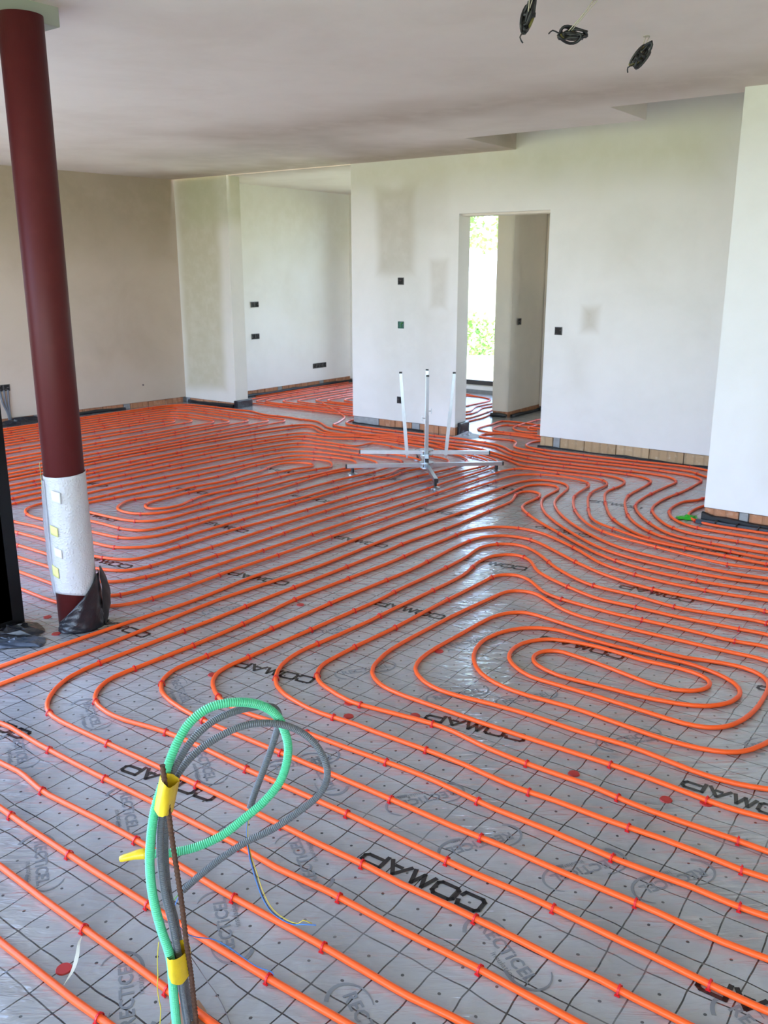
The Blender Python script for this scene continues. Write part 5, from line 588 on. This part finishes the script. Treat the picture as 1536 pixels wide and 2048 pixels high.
# dust heap where the bundle comes out of the floor
mb = MB(); V = []; F = []; nr, na = 6, 18
for i in range(nr+1):
    for k in range(na):
        a = 2*math.pi*k/na; r = .075*i/nr*(1+.25*math.sin(3*a+1)+.1*math.sin(7*a)); V.append((-1.262+r*math.cos(a), 1.000+r*math.sin(a)*.8, max(.0004, .012*(1-i/nr)**1.3+random.uniform(-.001, .001)+.0006)))
    if i: F += [((i-1)*na+k, (i-1)*na+(k+1) % na, i*na+(k+1) % na, i*na+k) for k in range(na)]
o = link('dust_heap', V, F, M['sand'], None, True); tag(o, 'reddish brown dust round the foot of the conduit bundle', 'dust'); o['kind'] = 'stuff'
# curled sliver of clear film
SL = spline([(-1.660, 1.012, .030), (-1.640, .990, .034), (-1.620, .970, .024), (-1.602, .944, .012), (-1.588, .910, .004)], .008); V = []; F = []
for i, p in enumerate(SL):
    u = i/(len(SL)-1); w = .0075*math.sin(math.pi*min(1, u*1.02+.01))+.0008
    V += [tuple(p+Vector((-.45, -.25, .25))*w), tuple(p+Vector((.45, .25, -.25))*w)]
    if i: F.append((2*i-2, 2*i-1, 2*i+1, 2*i))
o = link('film_sliver', V, F, M['white_tape'], None, True); tag(o, 'curled white sliver of plastic film beside the nearest red disc', 'plastic scrap')

# ------------------------------------------------------------------ red column with its wrapping
px, py = -3.41, 2.23
col = thing('steel_column', 'dark red steel column with its foot wrapped in bubble wrap', 'column', (px, py, 0))
MB().tube([(0, 0, 0), (0, 0, 2.535)], .0860, 48).build('shaft', M['steel_red'], col, True)
def sheet(name, a0, a1, z0, z1, r, mt, par, na=40, nz=30, wob=.003, curl=None):
    V = []; F = []
    for j in range(nz+1):
        for i in range(na+1):
            u, w = i/na, j/nz; a = R(a0+(a1-a0)*u)
            zz0 = z0(u) if callable(z0) else z0; zz1 = z1(u) if callable(z1) else z1
            rr_ = (r(u, w) if callable(r) else r)+wob*math.sin(9*a+7*w)*math.cos(5*w*3+u*4)
            V.append((rr_*math.cos(a), rr_*math.sin(a), zz0+(zz1-zz0)*w))
    for j in range(nz):
        for i in range(na): q = j*(na+1)+i; F.append((q, q+1, q+na+2, q+na+1))
    o = link(name, V, F, mt, par, True); so = o.modifiers.new('s', 'SOLIDIFY'); so.thickness = .0012; return o
# angles: -33 faces the camera, 57 is the right edge, 237 the left edge in the photo
sheet('bubble_wrap', -150, 215, lambda u: .155+.03*math.sin(u*6.0+.3), lambda u: .722-.004*math.sin(u*8), lambda u, w: .0905+.0015*math.sin(6*w)+.003*(1-w), M['bubble'], col, 64, 40, .001)
sheet('wrap_flap', 195, 262, .165, .70, lambda u, w: .0965+.014*math.sin(math.pi*w)*(1-abs(2*u-1)), M['clear'], col, 14, 30, .002)
for a, z, h_, w_, mt in ((232, .735, .075, 5, 'yellow_pale'), (236, .668, .06, 6, 'yellow_pale'), (-76, .485, .042, 12, 'yellow_pale'), (-86, .295, .048, 12, 'yellow_pale'), (-60, .640, .050, 12, 'white_tape'), (-70, .385, .042, 11, 'white_tape')):
    sheet('tape_piece', a-w_, a+w_, lambda u, z=z, h_=h_: z-h_/2-.012*u, lambda u, z=z, h_=h_: z+h_/2-.012*u, .0985 if a > 0 else .0985, M[mt], col, 6, 4, 0)
# black membrane wrapped round the right and front of the foot
sheet('membrane', -92, 75, lambda u: .002, lambda u: .045+.21*min(1, u*1.35)**1.15, lambda u, w: .097+.010*(1-w)+.012*u, M['black_film'], col, 36, 14, .003)
sheet('membrane', 38, 80, lambda u: .004, lambda u: .29-.03*u, lambda u, w: .108+.05*math.sin(math.pi*min(1, w*.9+.1))*u+.01, M['black_foam'], col, 12, 16, .004)
def crumple(name, outline, h, mt, label, cat, seed=1, n=16, z=.003, parent=None):
    rnd = random.Random(seed); c = Vector((sum(p[0] for p in outline)/len(outline), sum(p[1] for p in outline)/len(outline), 0)); V = [(c.x, c.y, z+h)]; F = []
    m_ = len(outline); rings = 5
    for i in range(1, rings+1):
        for k in range(n):
            f = k/n*m_; j = int(f) % m_; p = Vector((*outline[j], 0)).lerp(Vector((*outline[(j+1) % m_], 0)), f-int(f))
            q = c.lerp(p, i/rings); V.append((q.x+rnd.uniform(-.006, .006), q.y+rnd.uniform(-.006, .006), max(.002, z+h*(1-i/rings)*rnd.uniform(.3, 1.2)+rnd.uniform(0, .012)*(1 if i < rings else .3))))
    F += [(0, 1+k, 1+(k+1) % n) for k in range(n)]
    for i in range(rings-1):
        F += [(1+i*n+k, 1+(i+1)*n+k, 1+(i+1)*n+(k+1) % n, 1+i*n+(k+1) % n) for k in range(n)]
    o = link(name, V, F, mt, parent, False); so = o.modifiers.new('s', 'SOLIDIFY'); so.thickness = .001
    if label: tag(o, label, cat)
    return o
# black post at the left edge and the dark film at its foot
post = MB().bevbox((-3.76, 1.93, 0), (-3.62, 2.09, H), .004).build('window_post', M['dark_steel']); tag(post, 'black steel post at the left edge of the picture', 'post')
crumple('dark_film', [(-3.66, 1.80), (-3.44, 2.03), (-3.47, 2.10), (-3.60, 2.13), (-3.62, 2.095), (-3.61, 1.92), (-3.61, 1.8)], .035, M['black_film'], 'crumpled black film at the foot of the black post', 'film', 3, 24)
crumple('blue_film', [(-3.60, 1.72), (-3.33, 1.98), (-3.39, 2.05), (-3.50, 2.0), (-3.60, 1.88)], .010, M['blue_film'], 'glossy blue grey film lying before the black post', 'film', 5, 20)
hb = MB().bevbox((-3.72, 2.00, 2.532), (-3.435, 2.425, H+.005), .005).build('head_plate', M['beam'], col); hb.location = (3.41, -2.23, 0); hb['label'] = 'pale grey green block at the column head'

# ------------------------------------------------------------------ metal pipe decoiler
dc = thing('pipe_decoiler', 'galvanised steel decoiling stand with cross arms and upright rods', 'stand', (-3.908, 5.838, 0))
def axes(deg):
    a = R(deg); return Vector((math.cos(a), math.sin(a), 0)), Vector((math.sin(a), -math.cos(a), 0))
e1, e2 = axes(41.5); Z = Vector((0, 0, 1)); hw = .0145
def bar(p, q, w=hw, v=None):
    p, q = Vector(p), Vector(q); d = (q-p); l = d.length; d.normalize(); s = d.cross(Z) if abs(d.z) < .9 else d.cross(e1); s.normalize(); u = s.cross(d)
    return MB().obox((p+q)/2, d*l/2, s*w, u*w)
for d, L in ((e1, .62), (-e1, .64), (e2, .56), (-e2, .58)):
    arm = bar(d*.03+Z*.068, d*L+Z*.068).build('base_arm', M['galv'], dc)
    bar(d*L+Z*.068, d*(L+.012)+Z*.068, hw*1.04).build('end_cap', M['cap'], arm)
    f = d*(L-.045); MB().cyl(f+Z*.012, f+Z*.053, .013, .013, 12).build('foot', M['cap'], arm)
    MB().cyl(f+Z*.0, f+Z*.006, .040, .040, 20).cyl(f+Z*.006, f+Z*.016, .030, .014, 20).build('foot_plate', M['galv'], arm)
e1, e2 = axes(34.5)
for d, L in ((e1, .50), (-e1, .53), (e2, .33), (-e2, .36)):
    arm = bar(d*.03+Z*.172, d*L+Z*.172).build('turntable_arm', M['galv'], dc)
    bar(d*L+Z*.172, d*(L+.010)+Z*.172, hw*1.04).build('end_cap', M['cap'], arm)
    r0 = .155; b0 = d*r0; b1 = d*(r0+.055); top = .80
    up = bar(b0+Z*.150, b0.lerp(b1, .55)+Z*.50, .0135).build('upright', M['galv'], dc)
    bar(b0.lerp(b1, .52)+Z*.47, b1+Z*top, .0115).build('upright_tube', M['galv'], up)
    bar(b1+Z*top, b1+Z*(top+.012), .0118).build('end_cap', M['cap'], up)
    k = b0.lerp(b1, .5)+Z*.475; s = d.cross(Z)
    MB().cyl(k+s*.012, k+s*.035, .0035, .0035, 8).obox(k+s*.038+Z*.010, s*.003, d*.004, Z*.011).obox(k+s*.038-Z*.010, s*.003, d*.004, Z*.011).build('wing_nut', M['galv'], up)
    MB().cyl(b0+Z*.125, b0+Z*.152, .006, .006, 10).build('bolt', M['galv'], arm)
hub = MB().cyl(Z*.05, Z*.20, .022, .022, 20).cyl(Z*.045, Z*.054, .055, .055, 24).cyl(Z*.083, Z*.091, .06, .06, 24).cyl(Z*.150, Z*.157, .055, .055, 24).cyl(Z*.187, Z*.195, .06, .06, 24).cyl(Z*.195, Z*.215, .012, .012, 6)
hub.build('hub', M['galv'], dc, False)

# ------------------------------------------------------------------ wall sockets, open boxes with loose wires
def socket_box(pos, along, inward, n, label, inner='box_grey', s=.071, seed=0):
    rnd = random.Random(seed); d = Vector(along).normalized(); nn = Vector(inward).normalized(); Zv = Vector((0, 0, 1)); c = Vector(pos)
    t = thing('socket_box', label, 'socket box', c, 'open wall socket boxes')
    fr = MB(); bk = MB()
    for i in range(n):
        o = d*((i-(n-1)/2)*s)
        w = s/2-.001
        fr.obox(o+Zv*(w-.003)+nn*.002, d*w, Zv*.003, nn*.004).obox(o-Zv*(w-.003)+nn*.002, d*w, Zv*.003, nn*.004)
        fr.obox(o+d*(w-.003)+nn*.002, d*.003, Zv*w, nn*.004).obox(o-d*(w-.003)+nn*.002, d*.003, Zv*w, nn*.004)
        bk.obox(o, d*w, Zv*w, nn*.0012)
    fr.build('rim', M[inner], t); bk.build('box_back', M['box_green' if inner == 'box_green' else 'box_dark'], t)
    for i in range(n):
        o = d*((i-(n-1)/2)*s); mb = MB()
        for k in range(2):
            p0 = o+d*rnd.uniform(-.02, .02)+Zv*rnd.uniform(-.02, .02)+nn*.001
            mb.tube(spline([p0, p0+nn*.012+d*rnd.uniform(-.015, .015)+Zv*rnd.uniform(-.012, .012), p0+nn*.016+d*rnd.uniform(-.02, .02)+Zv*rnd.uniform(-.02, .02)], .006), .0028, 6)
        mb.build('wire', M['wire_brown' if inner != 'box_green' else 'wire_green'], t, True)
    return t
X, Y = (1, 0, 0), (0, 1, 0)
socket_box((-5.282, 7.399, 1.478), X, (0, -1, 0), 1, 'top dark socket box on the front wall left of the doorway', seed=1)
socket_box((-5.279, 7.399, 1.053), X, (0, -1, 0), 1, 'green socket box halfway up the front wall left of the doorway', 'box_green', seed=2)
socket_box((-5.287, 7.399, .298), X, (0, -1, 0), 1, 'low socket box near the floor on the front wall behind the stand', seed=3)
socket_box((-3.555, 7.399, 1.060), X, (0, -1, 0), 1, 'socket box on the white wall just right of the doorway', seed=4)
socket_box((-4.727, 8.856, 1.040), Y, (1, 0, 0), 1, 'socket box on the brown hall wall inside the doorway', seed=5)
socket_box((-8.259, 8.356, 1.161), Y, (1, 0, 0), 2, 'upper double socket box on the far room wall', seed=6)
socket_box((-8.259, 8.350, .760), Y, (1, 0, 0), 2, 'lower double socket box on the far room wall', seed=7)
socket_box((-8.259, 9.603, .288), Y, (1, 0, 0), 4, 'row of four socket boxes low on the far room wall', seed=8)
lw = Vector((-.0995, -.995, 0)); nin = Vector((.995, -.0995, 0))
def on_left(y): return Vector((-8.585-(7.40-y)*.1, y, 0))
q = on_left(5.14)+Vector((0, 0, .385)); socket_box(q-nin*.001, lw, nin, 2, 'double socket box on the beige left wall beside the red column', seed=9)
q = on_left(6.82)+Vector((0, 0, .262)); o = MB().cyl(q, q+nin*.006, .011, .011, 12).build('wall_plug', M['wire_brown']); tag(o, 'tiny grey plug low on the beige left wall', 'plug')
# conduits dropping from the left box into dark lumps at the wall foot
t_ = thing('wall_conduit', 'grey conduits dropping from the left wall box into black film at the floor', 'conduit', on_left(5.14))
o0 = on_left(5.14)
for s_ in (-.045, 0, .045):
    pts = [nin*.006+lw*s_+Vector((0, 0, .36)), nin*.014+lw*s_*.75+Vector((0, 0, .24)), nin*.016+lw*(s_*.25-.02)+Vector((0, 0, .12)), nin*.016+lw*(s_*.18-.03)+Vector((0, 0, .01))]
    MB().tube(spline(pts, .02), .010, 10).build('conduit', M['grey_conduit'], t_, True)
def bl(p): return (p.x, p.y)
crumple('black_membrane', [bl(o0+lw*.22+nin*.02), bl(o0+lw*.22+nin*.12), bl(o0-lw*.05+nin*.17), bl(o0-lw*.5+nin*.10), bl(o0-lw*.5+nin*.02)], .07, M['black_film'], 'crumpled dark membrane on the floor under the left wall box', 'film', 8, 22)

# ------------------------------------------------------------------ black edge strips along the wall feet
def strip(a, b, inward, h0, h1, th, label, seed, z=0.0, mt='black_foam', off=.004):
    rnd = random.Random(seed); a, b, n = Vector((*a, 0)), Vector((*b, 0)), Vector((*inward, 0)); N = max(8, int((b-a).length/.07)); V = []; F = []
    for i in range(N+1):
        p = a.lerp(b, i/N); hh = h0+(h1-h0)*(.5+.5*math.sin(i*.55+seed)*.7)+rnd.uniform(-.003, .003); o_ = off+rnd.uniform(0, .004); tt = th*rnd.uniform(.8, 1.15)
        V += [tuple(p+n*o_+Vector((0, 0, z))), tuple(p+n*(o_+tt)+Vector((0, 0, z))), tuple(p+n*(o_+tt*.75)+Vector((0, 0, z+hh))), tuple(p+n*o_+Vector((0, 0, z+hh*1.05)))]
        if i: F += [(4*i-4+k, 4*i-4+(k+1) % 4, 4*i+(k+1) % 4, 4*i+k) for k in range(4)]
    F += [(0, 1, 2, 3), (4*N+3, 4*N+2, 4*N+1, 4*N)]
    o = link('edge_strip', V, F, M[mt], None, True); return tag(o, label, 'edge strip', 'black edge strips')
strip((-3.70, 7.40), (-1.70, 7.40), (0, -1), .004, .018, .014, 'wavy black edge strip below the tan blocks of the white wall', 1)
strip((-5.90, 7.40), (-4.99, 7.40), (0, -1), .006, .018, .014, 'short black edge strip under the orange blocks left of the stand', 2)
strip((-8.52, 7.42), (-7.72, 7.42), (0, -1), .026, .040, .03, 'black edge strip along the foot of the greenish wall nib', 3)
strip((-8.26, 10.3), (-8.26, 7.7), (1, 0), .024, .036, .03, 'black edge strip below the blocks of the far room wall', 4)
a_, b_ = on_left(6.55), on_left(5.95); strip((a_.x, a_.y), (b_.x, b_.y), (.995, -.0995), .02, .04, .025, 'scrap of black edge strip on the left wall foot right of the column', 5)
strip((-4.955, 8.71), (-4.75, 8.71), (0, -1), .03, .045, .03, 'dark edge strip round the end of the hall wall', 6, mt='black_film')
strip((-4.727, 8.72), (-4.727, 9.40), (1, 0), .022, .036, .03, 'dark edge strip along the side of the hall wall', 7)
es = thing('edge_roll', 'thick black edge foam with shiny grey film along the white pier', 'edge strip', (-1.66, 5.74, 0))
rnd = random.Random(4); V = []; F = []; N = 40
for i in range(N+1):
    x_ = -.005+i*.075; ht = .040+.006*math.sin(i*.9)+rnd.uniform(-.003, .003)+(.022 if i == 0 else 0); V += [(x_, -.006, 0), (x_, -.030, 0), (x_, -.030, ht), (x_, -.006, ht*1.1)]
    if i: F += [(4*i-4+k, 4*i-4+(k+1) % 4, 4*i+(k+1) % 4, 4*i+k) for k in range(4)]
F += [(0, 1, 2, 3)]; link('foam_strip', V, F, M['black_foam'], es, False)
V = []; F = []
for i in range(N+1):
    x_ = -.02+i*.075
    for k in range(7):
        a = math.pi*(.95-.9*k/6); V.append((x_, -.062+.034*-math.cos(a)*-1, max(.0015, .026*math.sin(a)+rnd.uniform(-.002, .002))))
    if i: F += [((i-1)*7+k, (i-1)*7+k+1, i*7+k+1, i*7+k) for k in range(6)]
link('rolled_film', V, F, M['blue_film'], es, True)
for i in range(12): MB().box((.10+i*.13, -.097, .001), (.108+i*.13, -.03, .030)).build('fold', M['black_foam'], es)
# black folds at the door jamb and the end of the nib
j = MB().bevbox((-4.625, 7.45, 0), (-4.585, 7.62, .12), .008).build('corner_membrane', M['black_film']); tag(j, 'black membrane fold at the foot of the left door jamb', 'film')
crumple('clear_film', [(-4.60, 7.30), (-4.40, 7.34), (-4.36, 7.52), (-4.56, 7.58)], .05, M['clear'], 'bluish clear film bunched on the floor by the door jamb', 'film', 12, 18)
nb = MB().bevbox((-7.72, 7.40, 0), (-7.66, 7.66, .085), .010).build('corner_membrane', M['black_film']); tag(nb, 'black membrane wrapped round the end of the greenish wall nib', 'film')
crumple('green_scrap', [(-1.80, 5.66), (-1.71, 5.70), (-1.68, 5.74), (-1.71, 5.79), (-1.79, 5.78), (-1.83, 5.72)], .018, M['green_scrap'], 'bright green plastic scrap between pipes beside the pier', 'plastic scrap', 9, 18)

# ------------------------------------------------------------------ cable ends hanging from the ceiling
def cable_hank(anchor, centre, axis, size, label, seed):
    rnd = random.Random(seed); an = Vector(anchor); t = thing('cable_hank', label, 'cable', an, 'cable ends hanging from the ceiling')
    c = Vector(centre)-an; ax = Vector(axis).normalized(); s = ax.cross(fwd).normalized(); f = fwd
    MB().tube(spline([Vector((0, 0, .002)), c*.5+s*.006, c-ax*size*.15], .02), .0022, 6).tube(spline([Vector((.012, .01, .002)), c*.55-s*.004, c+s*.006], .02), .0018, 6).build('cord', M['white_cord'], t, True)
    MB().cyl((0, 0, -.002), (0, 0, .004), .016, .016, 12).build('ceiling_hole', M['white_cord'], t)
    for k in range(7):
        pts = []; a0 = rnd.uniform(0, 6.28); wv = rnd.uniform(.10, .40); ln = rnd.uniform(.65, 1.15); sh = Vector((rnd.uniform(-.4, .4), rnd.uniform(-.4, .4), rnd.uniform(-.4, .4)))*size*.38
        for i in range(18):
            a = 2*math.pi*i/18+a0; pts.append(c+sh+ax*math.cos(a)*size*.5*ln+s*math.sin(a)*size*.5*wv+f*math.sin(a*2+k)*size*.13)
        MB().tube(pts, .0056, 6, closed=True).build('cable_loop', M['wire_olive'] if k == 3 else M['wire_black'], t, True)
    MB().tube([c-s*size*.2+ax*size*.06, c+s*size*.2-ax*size*.02], .009, 8).build('binding', M['wire_black'], t, True)
    mb = MB(); e = c-ax*size*.45; mb.tube(spline([e, e-ax*size*.25+s*size*.1, e-ax*size*.4-s*size*.05], .01), .003, 6).build('cable_end', M['wire_black'], t, True)
def at(x_, y_, dist):
    d = (fwd*1776.55+rgt*(x_-768)-upv*(y_-1024)).normalized(); return Vector((0, 0, 1.5824))+d*dist
cable_hank((-1.75, 3.28, H), (-1.812, 3.378, 2.527), (.25, .12, 1), .115, 'nearest hank of black cable hanging from the ceiling, cut by the picture top', 1)
cable_hank((-1.645, 3.60, H), (-1.755, 3.620, 2.500), (1, .62, -.08), .100, 'middle hank of cable lying level on a long slanting cord under the ceiling', 2)
cable_hank((-1.696, 4.28, H), (-1.694, 4.230, 2.515), (.55, .4, .75), .105, 'hank of cable nearest the pier, tilted under the ceiling', 3)

# ------------------------------------------------------------------ garden seen through the hall window
def bush(name, label, loc, rx, rz, n, leaf, trunk=0, seed=0, cat='shrub', group=None):
    rnd = random.Random(seed); t = thing(name, label, cat, loc, group); V = []; F = []
    for i in range(n):
        a = rnd.uniform(0, 6.283); b = math.acos(rnd.uniform(-.5 if trunk else 0, 1)); r = rnd.uniform(.55, 1)**.5*(1+.25*math.sin(3*a+seed))
        p = Vector((rx*r*math.sin(b)*math.cos(a), rx*r*math.sin(b)*math.sin(a), trunk+rz*(r*math.cos(b)+(.5 if trunk else 0))))
        u = Vector((rnd.gauss(0, 1), rnd.gauss(0, 1), rnd.gauss(0, 1))).normalized()*leaf; w = u.orthogonal().normalized()*leaf*.6; k = len(V)
        V += [tuple(p-u), tuple(p+w), tuple(p+u), tuple(p-w)]; F.append((k, k+1, k+2, k+3))
    link('foliage', V, F, M['leaf'], t)
    if trunk: MB().tube([(0, 0, 0), (.05, .02, trunk*.6), (0, 0, trunk+rz*.5)], [.14, .11, .06], 10).build('trunk', M['bark'], t, True)
    else: MB().tube([(0, 0, 0), (.02, .01, rz*.4)], [.04, .02], 8).build('stem', M['bark'], t, True)
bush('garden_shrub', 'low green shrub in the bright garden seen through the hall window', (-10.35, 17.4, -.22), .55, .75, 900, .06, 0, 1)
bush('garden_shrub', 'smaller shrub at the left edge of the hall window view', (-12.3, 20.2, -.22), .5, .6, 500, .06, 0, 2)
bush('garden_tree', 'tree standing in the bright garden behind the hall window', (-20.5, 34.0, -.22), 2.2, 2.2, 1600, .16, 2.6, 3, 'tree')
bush('garden_tree', 'tree at the right of the garden view through the hall window', (-14.6, 31.5, -.22), 1.5, 2.0, 1200, .16, 2.8, 4, 'tree')
